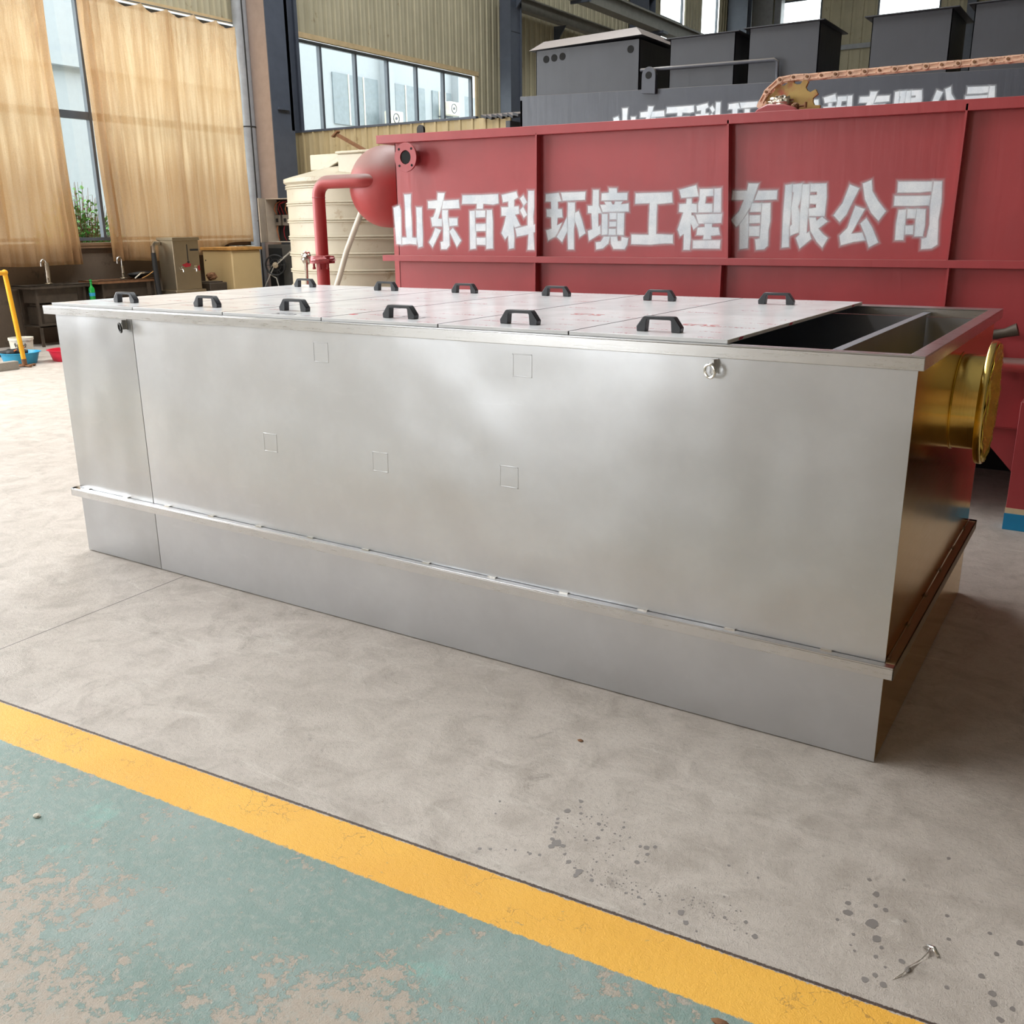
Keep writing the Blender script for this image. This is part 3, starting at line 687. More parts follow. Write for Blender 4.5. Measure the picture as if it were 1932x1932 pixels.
for i in range(ring_n):
    t = 2*math.pi*i/ring_n
    for j, r_ in enumerate((0.205, 0.185, 0.165, 0.12, 0.06)):
        k = mnoise.noise(Vector((math.cos(t)*3*r_*10, math.sin(t)*3*r_*10, j)))
        vv.append((L+0.112+0.006*k+(0.0 if j < 3 else -0.02), NY+math.cos(t)*r_, NZ+math.sin(t)*r_))
for i in range(ring_n):
    for j in range(4):
        i2 = (i+1) % ring_n; ff.append((i*5+j, i*5+j+1, i2*5+j+1, i2*5+j))
q.add(vv, ff, True); o = q.build('wrapping_film', M_['foil_gold'], noz, label='crumpled yellow film over the pipe mouth')
sm_ = o.modifiers.new('thickness', 'SOLIDIFY'); sm_.thickness = 0.002

# lids with two handles each
LE = [-0.030, 0.590, 1.187, 1.752, 2.322, 2.862, 3.415]
HX = [(0.312, 0.18, 0.215, 1.50), (0.905, 0.17, 0.893, 1.44), (1.428, 0.19, 1.418, 1.46), (2.055, 0.125, 1.984, 1.455), (2.590, 0.14, 2.575, 1.39), (3.135, 0.13, 3.118, 1.41)]
names = ['first lid at the far left end, next to the bare rim corner', 'second lid counting from the left end of the steel tank', 'third lid from the left end of the steel tank',
         'fourth lid from the left end, its front seam marked with a red tag', 'fifth lid from the left end of the steel tank', 'last lid on the right, its edge beside the open bay']
HP = [(-.077, 0), (-.079, .016), (-.056, .047), (-.050, .050), (.050, .050), (.056, .047), (.079, .016), (.077, 0), (.046, 0), (.043, .036), (.040, .039), (-.040, .039), (-.043, .036), (-.046, 0)]
for i in range(6):
    x0, x1 = LE[i]+0.0025, LE[i+1]-0.0025
    ld = thing('lid', ((x0+x1)/2, W/2, HT), 'film-covered steel ' + names[i], 'lid', 'lids on the steel tank')
    yb = 1.715; yf = 0.006
    m = MB(); m.box(x0, x1, yf, yb, HT+0.0005, HT+0.0125)
    m.build('cover_plate', M_['film'], ld, 0.0012)
    if i < 5: MB().box(x1, x1+0.0035, yf+0.002, yb-0.003, HT+0.001, HT+0.0129).build('seam_shade_strip', M_['rubber'], ld)  # dark strip added to draw the shade in the gap between lids
    hx0, hy0, hx1, hy1 = HX[i]
    for hx, hy in ((hx0, hy0), (hx1, hy1)):
        q = MB(); q.prism([(hx+a, HT+0.0125+b_) for a, b_ in HP], 'y', hy-0.014, hy+0.014)
        q.build('handle', M_['handle'], ld, 0.0025)
    # edge tape with red print
    if i == 5:
        q = MB(); q.box(x1, x1+0.0006, 0.01, yb-0.005, HT+0.002, HT+0.012); e_ = q.build('edge_tape', M_['white'], ld)
        for y in (0.10, 0.62, 1.52): MB().prism([(y, HT+0.003), (y+0.035, HT+0.003), (y+0.05, HT+0.0115), (y+0.012, HT+0.0115)], 'x', x1+0.0005, x1+0.001).build('tape_print', M_['redpl'], e_)
    if i == 3:
        q = MB(); q.box(x0+0.005, x0+0.03, 0.16, 0.19, HT+0.0125, HT+0.0132); q.build('red_tag', M_['redpl'], ld)

# maker's letters printed on the film
def printed(txt, x, y, size, root, col, rot=0.0):
    cu = bpy.data.curves.new('t', 'FONT'); cu.body = txt; cu.size = size; cu.extrude = 0.0001; cu.align_x = 'CENTER'
    tmp = bpy.data.objects.new('t', cu); dg = bpy.context.evaluated_depsgraph_get()
    C.objects.link(tmp); bpy.context.view_layer.update(); me = bpy.data.meshes.new_from_object(tmp.evaluated_get(bpy.context.evaluated_depsgraph_get()))
    bpy.data.objects.remove(tmp); o = bpy.data.objects.new('film_print', me); C.objects.link(o); o.parent = root
    me.materials.clear(); me.materials.append(col)
    me.transform(Matrix.Translation(Vector((x, y, HT+0.0129))-root.location) @ Matrix.Rotation(rot, 4, 'Z'))
M_['print_grey'] = simple('grey_print', (112, 110, 114), 0.5); M_['print_red'] = simple('red_print', (190, 84, 84), 0.5)
lids = [o for o in C.objects if o.name.startswith('lid') and o.type == 'EMPTY']
for i, y, c_ in ((2, 0.10, 'print_grey'), (3, 0.22, 'print_grey'), (4, 0.62, 'print_red'), (5, 0.42, 'print_red')):
    printed('SUS', (LE[i]+LE[i+1])/2+0.03, y, 0.085, lids[i], M_[c_], math.pi)

# ------------------------------------------------------------------ stencilled letters
GLYPHS = [
  [[(-0.258,1.751),(-0.205,1.766),(-0.193,1.734),(-0.2,1.492),(-0.244,1.497),(-0.248,1.574)],[(-0.153,1.84),(-0.094,1.842),(-0.1,1.761),(-0.096,1.646),(-0.097,1.54),(-0.057,1.536),(-0.058,1.492),(-0.119,1.498),(-0.19,1.492),(-0.189,1.539),(-0.145,1.54),(-0.151,1.618),(-0.149,1.762)],[(-0.047,1.75),(0.002,1.749),(0.0,1.674),(0.002,1.559),(-0.003,1.479),(-0.039,1.472),(-0.05,1.53),(-0.046,1.674)]],
  [[(0.151,1.844),(0.208,1.841),(0.195,1.791),(0.173,1.739),(0.145,1.669),(0.178,1.666),(0.178,1.619),(0.093,1.62),(0.084,1.675),(0.105,1.681),(0.124,1.714),(0.131,1.741),(0.061,1.744),(0.061,1.789),(0.144,1.794)],[(0.197,1.789),(0.331,1.793),(0.335,1.74),(0.184,1.737)],[(0.187,1.727),(0.234,1.725),(0.231,1.671),(0.241,1.6),(0.241,1.487),(0.214,1.46),(0.168,1.461),(0.164,1.507),(0.188,1.513),(0.192,1.615),(0.184,1.699)],[(0.243,1.671),(0.315,1.67),(0.314,1.624),(0.247,1.619)],[(0.12,1.605),(0.167,1.591),(0.089,1.472),(0.06,1.507),(0.092,1.55)],[(0.275,1.604),(0.301,1.575),(0.343,1.52),(0.307,1.476),(0.246,1.581)]],
  [[(0.366,1.822),(0.531,1.821),(0.662,1.823),(0.665,1.766),(0.621,1.758),(0.539,1.766),(0.533,1.732),(0.485,1.733),(0.486,1.767),(0.361,1.768)],[(0.425,1.717),(0.466,1.718),(0.466,1.624),(0.472,1.564),(0.469,1.466),(0.422,1.46),(0.424,1.624)],[(0.477,1.719),(0.555,1.718),(0.553,1.677),(0.476,1.675)],[(0.475,1.629),(0.557,1.63),(0.556,1.585),(0.476,1.584)],[(0.479,1.536),(0.555,1.536),(0.554,1.49),(0.481,1.492)],[(0.57,1.72),(0.61,1.721),(0.616,1.651),(0.614,1.467),(0.561,1.464),(0.564,1.623)]],
  [[(0.694,1.817),(0.81,1.835),(0.822,1.801),(0.792,1.785),(0.791,1.739),(0.828,1.74),(0.831,1.696),(0.798,1.689),(0.84,1.616),(0.797,1.605),(0.785,1.621),(0.791,1.549),(0.787,1.47),(0.749,1.464),(0.744,1.525),(0.743,1.555),(0.717,1.528),(0.689,1.568),(0.715,1.633),(0.728,1.682),(0.691,1.685),(0.69,1.737),(0.747,1.737),(0.747,1.777),(0.704,1.772)],[(0.867,1.81),(0.893,1.768),(0.87,1.745),(0.841,1.791)],[(0.865,1.738),(0.894,1.687),(0.87,1.668),(0.842,1.717)],[(0.907,1.838),(0.95,1.837),(0.95,1.732),(0.943,1.676),(0.945,1.619),(0.958,1.622),(0.957,1.575),(0.944,1.571),(0.951,1.459),(0.9,1.459),(0.908,1.561),(0.814,1.546),(0.802,1.596),(0.901,1.615),(0.903,1.733)]],
  [[(1.044,1.813),(1.14,1.819),(1.159,1.77),(1.133,1.766),(1.134,1.718),(1.165,1.716),(1.17,1.667),(1.132,1.665),(1.128,1.613),(1.166,1.631),(1.132,1.567),(1.114,1.545),(1.062,1.52),(1.047,1.583),(1.089,1.593),(1.086,1.668),(1.052,1.674),(1.05,1.716),(1.086,1.719),(1.084,1.767),(1.042,1.77)],[(1.159,1.82),(1.339,1.82),(1.336,1.774),(1.173,1.771)],[(1.212,1.758),(1.262,1.756),(1.263,1.648),(1.256,1.585),(1.258,1.463),(1.216,1.463),(1.211,1.586),(1.211,1.679)],[(1.203,1.665),(1.206,1.579),(1.169,1.51),(1.129,1.542),(1.166,1.595)],[(1.266,1.691),(1.292,1.703),(1.314,1.653),(1.343,1.565),(1.301,1.54),(1.289,1.591),(1.265,1.647)]],
  [[(1.397,1.83),(1.436,1.829),(1.438,1.734),(1.46,1.691),(1.434,1.688),(1.437,1.603),(1.451,1.609),(1.454,1.562),(1.373,1.518),(1.363,1.578),(1.396,1.587),(1.388,1.689),(1.361,1.692),(1.361,1.732),(1.395,1.733)],[(1.512,1.838),(1.565,1.836),(1.567,1.808),(1.64,1.807),(1.639,1.766),(1.459,1.767),(1.46,1.807),(1.511,1.811)],[(1.482,1.756),(1.526,1.755),(1.537,1.738),(1.551,1.738),(1.558,1.756),(1.605,1.755),(1.595,1.738),(1.65,1.742),(1.652,1.697),(1.469,1.695),(1.452,1.737),(1.491,1.739)],[(1.464,1.682),(1.503,1.681),(1.506,1.556),(1.465,1.553)],[(1.519,1.687),(1.567,1.686),(1.568,1.65),(1.52,1.649)],[(1.519,1.634),(1.566,1.633),(1.565,1.606),(1.519,1.605)],[(1.516,1.59),(1.564,1.589),(1.565,1.553),(1.515,1.553)],[(1.575,1.686),(1.621,1.685),(1.621,1.553),(1.575,1.554)],[(1.481,1.541),(1.522,1.541),(1.513,1.501),(1.474,1.47),(1.427,1.463),(1.423,1.505),(1.459,1.51)],[(1.531,1.541),(1.574,1.541),(1.58,1.513),(1.606,1.513),(1.609,1.539),(1.653,1.531),(1.647,1.492),(1.63,1.466),(1.553,1.467),(1.534,1.498)]],
  [[(1.7,1.802),(1.942,1.802),(1.948,1.744),(1.846,1.737),(1.845,1.672),(1.846,1.555),(1.959,1.55),(1.961,1.502),(1.911,1.502),(1.811,1.494),(1.678,1.497),(1.678,1.553),(1.797,1.551),(1.796,1.614),(1.798,1.744),(1.698,1.742)]],
  [[(1.993,1.815),(2.1,1.839),(2.117,1.777),(2.008,1.77)],[(2.044,1.763),(2.073,1.763),(2.075,1.733),(2.108,1.729),(2.111,1.683),(2.075,1.684),(2.076,1.666),(2.093,1.662),(2.126,1.609),(2.095,1.582),(2.075,1.623),(2.078,1.524),(2.075,1.463),(2.035,1.463),(2.034,1.559),(2.009,1.544),(1.992,1.583),(2.025,1.684),(1.996,1.689),(1.997,1.731),(2.042,1.733)],[(2.126,1.816),(2.209,1.815),(2.211,1.778),(2.165,1.776),(2.161,1.731),(2.208,1.729),(2.21,1.682),(2.122,1.683),(2.119,1.732),(2.126,1.754)],[(2.219,1.816),(2.259,1.818),(2.265,1.681),(2.22,1.681)],[(2.107,1.669),(2.272,1.671),(2.27,1.621),(2.127,1.618)],[(2.168,1.615),(2.211,1.614),(2.212,1.594),(2.255,1.592),(2.265,1.552),(2.208,1.547),(2.209,1.526),(2.163,1.525),(2.164,1.55),(2.117,1.551),(2.123,1.592),(2.168,1.595)],[(2.096,1.516),(2.271,1.518),(2.269,1.471),(2.097,1.472)]],
  [[(2.427,1.839),(2.487,1.837),(2.476,1.801),(2.454,1.725),(2.427,1.679),(2.391,1.617),(2.365,1.598),(2.333,1.636),(2.38,1.683),(2.406,1.75),(2.33,1.752),(2.334,1.8),(2.421,1.799)],[(2.489,1.797),(2.6,1.796),(2.6,1.749),(2.47,1.746)],[(2.434,1.675),(2.442,1.61),(2.444,1.475),(2.395,1.468),(2.388,1.61)],[(2.454,1.728),(2.512,1.727),(2.51,1.682),(2.447,1.681)],[(2.445,1.66),(2.508,1.659),(2.51,1.619),(2.446,1.616)],[(2.446,1.597),(2.509,1.597),(2.51,1.544),(2.449,1.544)],[(2.517,1.726),(2.565,1.727),(2.57,1.624),(2.563,1.578),(2.565,1.488),(2.545,1.469),(2.498,1.465),(2.489,1.522),(2.516,1.528),(2.518,1.609)]],
  [[(2.648,1.823),(2.686,1.828),(2.688,1.669),(2.685,1.577),(2.691,1.482),(2.651,1.478),(2.646,1.669)],[(2.691,1.826),(2.742,1.829),(2.743,1.758),(2.728,1.704),(2.744,1.65),(2.742,1.564),(2.696,1.545),(2.691,1.592),(2.702,1.607),(2.691,1.699),(2.699,1.783),(2.692,1.788)],[(2.747,1.825),(2.786,1.825),(2.79,1.727),(2.787,1.637),(2.789,1.555),(2.803,1.564),(2.818,1.526),(2.756,1.474),(2.731,1.531),(2.75,1.549),(2.744,1.668)],[(2.791,1.826),(2.879,1.825),(2.886,1.755),(2.883,1.652),(2.797,1.653),(2.792,1.691),(2.833,1.696),(2.832,1.719),(2.795,1.721),(2.793,1.763),(2.833,1.765),(2.831,1.785),(2.794,1.785)],[(2.798,1.643),(2.834,1.642),(2.84,1.624),(2.871,1.646),(2.902,1.622),(2.853,1.583),(2.882,1.552),(2.911,1.53),(2.885,1.479),(2.851,1.512),(2.812,1.57)]],
  [[(3.01,1.815),(3.061,1.795),(3.023,1.707),(3.004,1.659),(2.971,1.619),(2.935,1.654),(2.979,1.718)],[(3.08,1.819),(3.123,1.835),(3.133,1.778),(3.167,1.727),(3.214,1.672),(3.181,1.622),(3.138,1.667),(3.099,1.738)],[(3.05,1.701),(3.101,1.684),(3.068,1.616),(3.039,1.552),(3.099,1.558),(3.119,1.519),(3.058,1.511),(2.989,1.492),(2.978,1.542),(3.018,1.584),(3.035,1.649)],[(3.115,1.635),(3.149,1.587),(3.189,1.507),(3.144,1.481),(3.12,1.542),(3.087,1.607)]],
  [[(3.266,1.823),(3.437,1.818),(3.439,1.772),(3.382,1.767),(3.267,1.769)],[(3.255,1.749),(3.436,1.746),(3.433,1.7),(3.358,1.698),(3.255,1.701)],[(3.447,1.819),(3.485,1.818),(3.494,1.714),(3.489,1.621),(3.498,1.496),(3.471,1.476),(3.42,1.472),(3.417,1.525),(3.441,1.531),(3.449,1.6),(3.441,1.699)],[(3.283,1.676),(3.32,1.678),(3.321,1.607),(3.321,1.52),(3.28,1.52),(3.277,1.608)],[(3.328,1.68),(3.373,1.679),(3.371,1.634),(3.33,1.634)],[(3.377,1.68),(3.419,1.678),(3.424,1.591),(3.419,1.539),(3.378,1.539),(3.376,1.607)],[(3.326,1.593),(3.365,1.594),(3.368,1.55),(3.33,1.55)]]]

def inset(poly, d):
    n = len(poly); A = sum(poly[i][0]*poly[(i+1) % n][1]-poly[(i+1) % n][0]*poly[i][1] for i in range(n))
    sg = 1 if A > 0 else -1; out = []
    for i in range(n):
        p0, p1, p2 = (Vector(poly[(i+k) % n]) for k in (-1, 0, 1))
        e0 = (p1-p0).normalized(); e1 = (p2-p1).normalized()
        n0 = Vector((e0.y, -e0.x))*sg; n1 = Vector((e1.y, -e1.x))*sg; b_ = n0+n1
        if b_.length < 1e-4: b_ = n0
        b_.normalize(); k = min(1.5, 1/max(0.35, b_.dot(n0))); out.append(tuple(p1+b_*d*k))
    return out
def glyph(polys, y, dx, dz, parent, spread_=0.022):
    v = []; f = []; at = []
    for n_, p in enumerate(polys):
        yy = y-0.0005-0.00012*n_; pi_ = inset(p, -0.0015); ps = inset(p, 0.004); po = inset(p, spread_); n = len(p); o = len(v)
        for k, (q, a, off) in enumerate(((pi_, 1.0, 0), (ps, 0.50, 0.00003), (po, 0.0, 0.00006))):
            for (x, z) in q: v.append((x+dx, yy+off, z+dz(x))); at.append(a)
        f.append(list(range(o, o+n)))
        for r_ in (0, 1):
            for i in range(n):
                j = (i+1) % n; f.append([o+r_*n+i, o+r_*n+j, o+(r_+1)*n+j, o+(r_+1)*n+i])
    m = MB(); m.add(v, f); ob = m.build('painted_character', M_['spray'], parent)
    a_ = ob.data.attributes.new('spray', 'FLOAT', 'POINT')
    if len(ob.data.vertices) == len(at): a_.data.foreach_set('value', at)
    return ob

# ------------------------------------------------------------------ red tank
YF = 2.95
rd = thing('red_tank', (2.9, 3.9, 0), 'big iron-red painted steel tank with white stencilled characters', 'tank')
def tz(x): return -0.0098*(x+0.35)     # the top edge drops slightly to the right
def slope_box(m, x0, x1, y0, y1, z0, z1):
    v = [(x, y, z+tz(x)) for z in (z0, z1) for x, y in ((x0, y0), (x1, y0), (x1, y1), (x0, y1))]
    m.add(v, [(3,2,1,0),(4,5,6,7),(0,1,5,4),(1,2,6,5),(2,3,7,6),(3,0,4,7)])
m = MB(); m.prism([(-0.225, 0.534), (6.2, 0.534), (6.2, 2.20+tz(6.2)), (-0.225, 2.20+tz(-0.225))], 'y', YF, YF+0.006); m.box(-0.225, -0.219, YF, 4.9, 0.534, 2.2); m.box(6.194, 6.2, YF, 4.9, 0.534, 2.17); m.box(-0.225, 6.2, 4.894, 4.9, 0.534, 2.17)
m.box(-0.22, 6.2, YF, 4.9, 0.53, 0.536); m.box(-0.22, 6.2, YF+0.01, 4.89, 1.9, 1.906)
body = m.build('shell', M_['red'], rd)
m = MB(); slope_box(m, -0.35, 6.3, 2.895, 2.955, 2.195, 2.250); m.build('top_flange', M_['red'], rd, 0.002)
m = MB(); slope_box(m, -0.35, -0.215, 2.955, 5.0, 2.195, 2.250); m.build('side_flange', M_['red'], rd, 0.002)
MB().box(-0.34, 6.3, 2.895, YF, 1.374, 1.416).build('middle_flange', M_['red'], rd, 0.002)
for xt, xb in ((1.000, 0.998), (2.300, 2.340), (3.574, 3.565), (4.85, 4.85)):
    m = MB(); m.add([(x, y, z) for z, xx in ((1.416, xb), (2.19, xt)) for x, y in ((xx-0.005, 2.895), (xx+0.005, 2.895), (xx+0.005, YF), (xx-0.005, YF))],
        [(3,2,1,0),(4,5,6,7),(0,1,5,4),(1,2,6,5),(2,3,7,6),(3,0,4,7)]); m.build('stiffener_rib', M_['red'], rd)
for xx in (0.985, 2.300, 3.575, 4.85): MB().box(xx-0.005, xx+0.005, 2.90, YF, 0.55, 1.374).build('stiffener_rib', M_['red'], rd)
# nozzle flange at the top left
q = MB(); q.tube([(-0.048, YF, 2.087), (-0.048, 2.845, 2.087)], 0.052, 24, cap=False); q.tube([(-0.048, YF, 2.087), (-0.048, 2.86, 2.087)], 0.044, 24)
nz = q.build('nozzle', M_['red'], rd)
q = MB(); q.lathe((-0.048, 2.845, 2.087), [(0.047, 0), (0.098, 0), (0.098, 0.014), (0.047, 0.014), (0.047, 0)], (0, 1, 0), 40, smooth=False, cap=False); q.build('flange', M_['red'], nz, 0.001)
q = MB()
for k in range(4):
    t = math.pi/4+k*math.pi/2; q.lathe((-0.048+0.078*math.cos(t), 2.8435, 2.087+0.078*math.sin(t)), [(0.009, 0), (0.009, 0.002)], (0, 1, 0), 12)
q.lathe((-0.048, 2.850, 2.087), [(0.043, 0), (0.043, 0.003)], (0, 1, 0), 24)
q.build('bolt_hole', M_['hole'], nz)
q = MB(); q.prism([(-0.02+0.03*math.cos(t)*1.0+0.0, 2.25+0.03+0.03*math.sin(t)) for t in [k*math.pi/8 for k in range(0, 9)]]+[(-0.05, 2.245), (0.01, 2.245)], 'y', 2.99, 3.01); q.build('lifting_lug', M_['rubber'], rd)
# hopper under the tank
m = MB(); a = [(3.78, 2.97), (4.42, 2.97), (4.42, 4.2), (3.78, 4.2)]; b_ = [(4.06, 3.02), (4.14, 3.02), (4.14, 3.5), (4.06, 3.5)]
m.add([(x, y, 0.53) for x, y in a]+[(x, y, 0.22) for x, y in b_], [(0,1,5,4),(1,2,6,5),(2,3,7,6),(3,0,4,7),(4,5,6,7),(3,2,1,0)]); m.build('hopper', M_['red'], rd)
m = MB(); m.box(-0.2, 6.15, 4.25, 4.30, 0.0, 0.525); m.box(-0.2, -0.14, 3.1, 4.25, 0.0, 0.525); m.build('base_panel', M_['hole'], rd, label='added dark panel standing for the shade under the tank')  # dark panel added to blacken the shaded space below the shell
for lx in (-0.10, 1.55, 4.018, 5.85):
    lg = MB().box(lx, lx+0.15, 2.825, 2.945, 0.0, 0.70).build('leg', M_['red'], rd, 0.002)
    MB().box(lx+0.01, lx+0.14, 4.70, 4.82, 0.0, 0.55).build('leg', M_['red'], rd)
    MB().box(lx-0.004, lx+0.154, 2.820, 2.95, 0.001, 0.092).build('painted_foot', M_['blue'], lg)
    MB().box(lx-0.003, lx+0.153, 2.822, 2.948, 0.092, 0.122).build('cream_band', M_['cream'], lg)
MB().tube([(3.6, 2.86, 0.885), (6.3, 2.86, 0.885)], 0.038, 24).build('drain_line', M_['red_dusty'], rd)
# wrapped valve stem behind the gold nozzle
q = MB(); q.tube([(3.80, 2.82, 1.035), (3.86, 2.82, 1.045), (3.90, 2.82, 1.055), (3.955, 2.82, 1.075)], [0.022, 0.026, 0.024, 0.034], 14)
o = q.build('wrapped_valve', M_['sink'], rd, label='small pipe end wrapped in brown tape')
MB().tube([(3.81, 2.82, 0.90), (3.81, 2.82, 1.05), (3.81, 2.95, 1.05)], 0.02, 12).build('valve_pipe', M_['sink'], o)
for g_ in GLYPHS: glyph(g_, YF, 0, lambda x: 0, rd)

# sprocket and bearing on the top edge
sx, sy, sz = 2.53, 3.30, 2.262
q = MB(); pr = []
for k in range(12):
    t0 = 2*math.pi*k/12
    for dt, r_ in ((-0.13, 0.152), (-0.09, 0.185), (0.09, 0.185), (0.13, 0.152), (0.2618, 0.146)):
        pr.append((sx+r_*math.cos(t0+dt), sz+r_*math.sin(t0+dt)))
q.prism(pr, 'y', sy-0.010, sy+0.010); sp2 = q.build('sprocket', M_['ochre'], rd, 0.002, label='toothed wheel dusted ochre')
q = MB(); q.blob((sx-0.04, sy-0.05, sz+0.035), (0.075, 0.04, 0.042), 0.35, 12, 28, 20, seed=4); q.build('foil_wrap', M_['foil'], sp2)
q = MB(); q.prism([(sx-0.16, 2.23), (sx-0.13, 2.262), (sx-0.07, 2.285), (sx+0.03, 2.278), (sx+0.09, 2.258), (sx+0.12, 2.23)], 'y', sy-0.20, sy-0.09); q.build('bearing_cover', M_['red'], rd, 0.008)
q = MB(); q.tube([(sx+0.03, sy-0.15, 2.262), (sx+0.14, sy-0.15, 2.268)], 0.007, 8); q.tube([(sx+0.14, sy-0.15, 2.255), (sx+0.14, sy-0.15, 2.285)], 0.009, 8); q.blob((sx+0.08, sy-0.15, 2.262), 0.024, 0.3, 6, seed=2); q.build('grease_fitting', M_['rust'], rd)
# chain
ch = thing('chain', (3.6, 3.3, 2.40), 'dusty pink roller chain running level off the toothed wheel', 'chain')
P_ = [(2.352, 2.300), (2.392, 2.372), (2.470, 2.434), (2.550, 2.441)]
x = 2.55
while x < 4.75: x += 0.0815; P_.append((x, 2.438-0.002*math.sin((x-2.5)*1.2)))
def link(a, b_, n_):
    q = MB(); (x0, z0), (x1, z1) = a, b_; d = Vector((x1-x0, z1-z0)); L_ = d.length; d.normalize(); nn = Vector((-d.y, d.x)); w0 = 0.017
    oy_ = 0.0 if n_ % 2 else -0.007
    for (yo, yi, ww) in ((-0.030-oy_, -0.024-oy_, w0), (0.024+oy_, 0.030+oy_, w0)):
        out = []
        for k in range(9):
            t = math.pi/2+math.pi*k/8; out.append((x0+(d.x*math.cos(t)+nn.x*math.sin(t))*ww, z0+(d.y*math.cos(t)+nn.y*math.sin(t))*ww))
        for k in range(9):
            t = -math.pi/2+math.pi*k/8; out.append((x1+(d.x*math.cos(t)+nn.x*math.sin(t))*ww, z1+(d.y*math.cos(t)+nn.y*math.sin(t))*ww))
        q.prism(out, 'y', 3.3+yo, 3.3+yi)
    c0 = Vector((x0, z0))+d*0.02; c1 = Vector((x1, z1))-d*0.02
    for s_ in (-1, 1):
        p0 = c0+nn*0.011*s_; p1 = c1+nn*0.011*s_; q.bar((p0.x, 3.3-0.033-oy_, p0.y), (p1.x, 3.3-0.033-oy_, p1.y), 0.010, 0.006)
    o = q.build('link', M_['chain'], ch)
    MB().tube([(x1, 3.3-0.041, z1), (x1, 3.3+0.041, z1)], 0.008, 10).build('pin', M_['rust'], o)
for i in range(len(P_)-1): link(P_[i], P_[i+1], i)

# ------------------------------------------------------------------ pressure vessel, elbow pipe, valve
pv = thing('pressure_vessel', (-0.575, 3.9, 0), 'round-ended red pressure vessel, dusty on top, at the left end of the red tank', 'tank')
prof = [(0.0, -0.30)]+[(0.30*math.sin(math.pi/2*k/12), -0.24*math.cos(math.pi/2*k/12)-0.02) for k in range(1, 13)]+[(0.31*1.0, 0.0)] if False else [(0.305*math.sin(math.pi/2*k/14), -0.27*math.cos(math.pi/2*k/14)) for k in range(0, 15)]+[(0.305, 1.5), (0.0, 1.6)]
MB().lathe((-0.60, 3.30, 1.918), prof, (0, 1, 0), 48).build('shell', M_['red_dusty'], pv)
for y in (3.55, 4.6):
    q = MB(); q.box(-0.82, -0.38, y, y+0.06, 0, 0.02); q.box(-0.76, -0.70, y, y+0.06, 0.02, 1.72); q.box(-0.50, -0.44, y, y+0.06, 0.02, 1.72); q.build('support', M_['red_dusty'], pv)
el = thing('elbow_pipe', (-1.065, 3.02, 0), 'thick red pipe bending down beside the cream water tank', 'pipe')
q = MB(); pts = [(-0.545, 3.09, 1.952), (-0.59, 3.035, 1.955), (-0.65, 3.02, 1.955), (-0.905, 3.02, 1.955)]+arc((-0.955, 3.02, 1.845), 0.11, math.pi/2, math.pi, (1, 0, 0), (0, 0, 1), 8)+[(-1.067, 3.02, 0.0)]
q.tube(pts, 0.050, 24); pipe_o = q.build('pipe', M_['red_dusty'], el)
MB().torus((-1.065, 3.02, 1.842), (0, 0, 1), 0.0505, 0.003, 24, 6).build('weld_bead', M_['red'], pipe_o)
q = MB(); q.lathe((-1.067, 3.02, 1.345), [(0.05, 0), (0.098, 0.0), (0.100, 0.03), (0.094, 0.055), (0.05, 0.06)], (0, 0, 1), 28); q.blob((-1.035, 2.99, 1.375), (0.10, 0.08, 0.03), 0.35, 9, seed=6)
cl = q.build('wrapped_flange', M_['red'], el)
for t in (0.3, 1.9, 3.4, 5.2):
    q = MB(); c = (-1.067+0.078*math.cos(t), 3.02-0.078*abs(math.sin(t)), 1.30); q.tube([c, (c[0], c[1], 1.345)], 0.009, 8); q.lathe(c, [(0.013, 0), (0.013, 0.014)], (0, 0, 1), 6); q.build('bolt', M_['red'], cl)
q = MB(); q.blob((-1.19, 2.97, 1.385), (0.042, 0.042, 0.048), 0.35, 9, seed=9); q.tube([(-1.19, 2.96, 1.36), (-1.18, 2.95, 1.27), (-1.183, 2.95, 1.18), (-1.177, 2.95, 1.05)], [0.016, 0.012, 0.013, 0.010], 8); q.build('foil_wrap', M_['foil'], cl)

# ------------------------------------------------------------------ black tank behind
YB = 7.2
bt = thing('black_tank', (1.9, 8.3, 0), 'long black painted tank with white characters, behind the red tank', 'tank')
def bz(x): return 3.04-0.028*(x+1.8)
m = MB(); v = [(-1.80, YB, 0), (5.6, YB, 0), (5.6, YB, bz(5.6)), (-1.80, YB, bz(-1.8))]; v2 = [(x, YB+0.03, z) for x, y, z in v]
m.add(v+v2, [(0,1,2,3),(7,6,5,4),(0,4,5,1),(1,5,6,2),(2,6,7,3),(3,7,4,0)]); m.box(-1.8, -1.77, YB, 9.6, 0, 3.0); m.box(5.57, 5.6, YB, 9.6, 0, 2.8); m.box(-1.8, 5.6, 9.57, 9.6, 0, 2.8)
m.box(-1.79, 5.59, YB+0.02, 9.58, 2.70, 2.72); m.build('shell', M_['black'], bt, 0.002)
for g_ in GLYPHS: glyph(g_, YB, -0.345, lambda x: 0.985-0.010*(x+0.25), bt, 0.024)
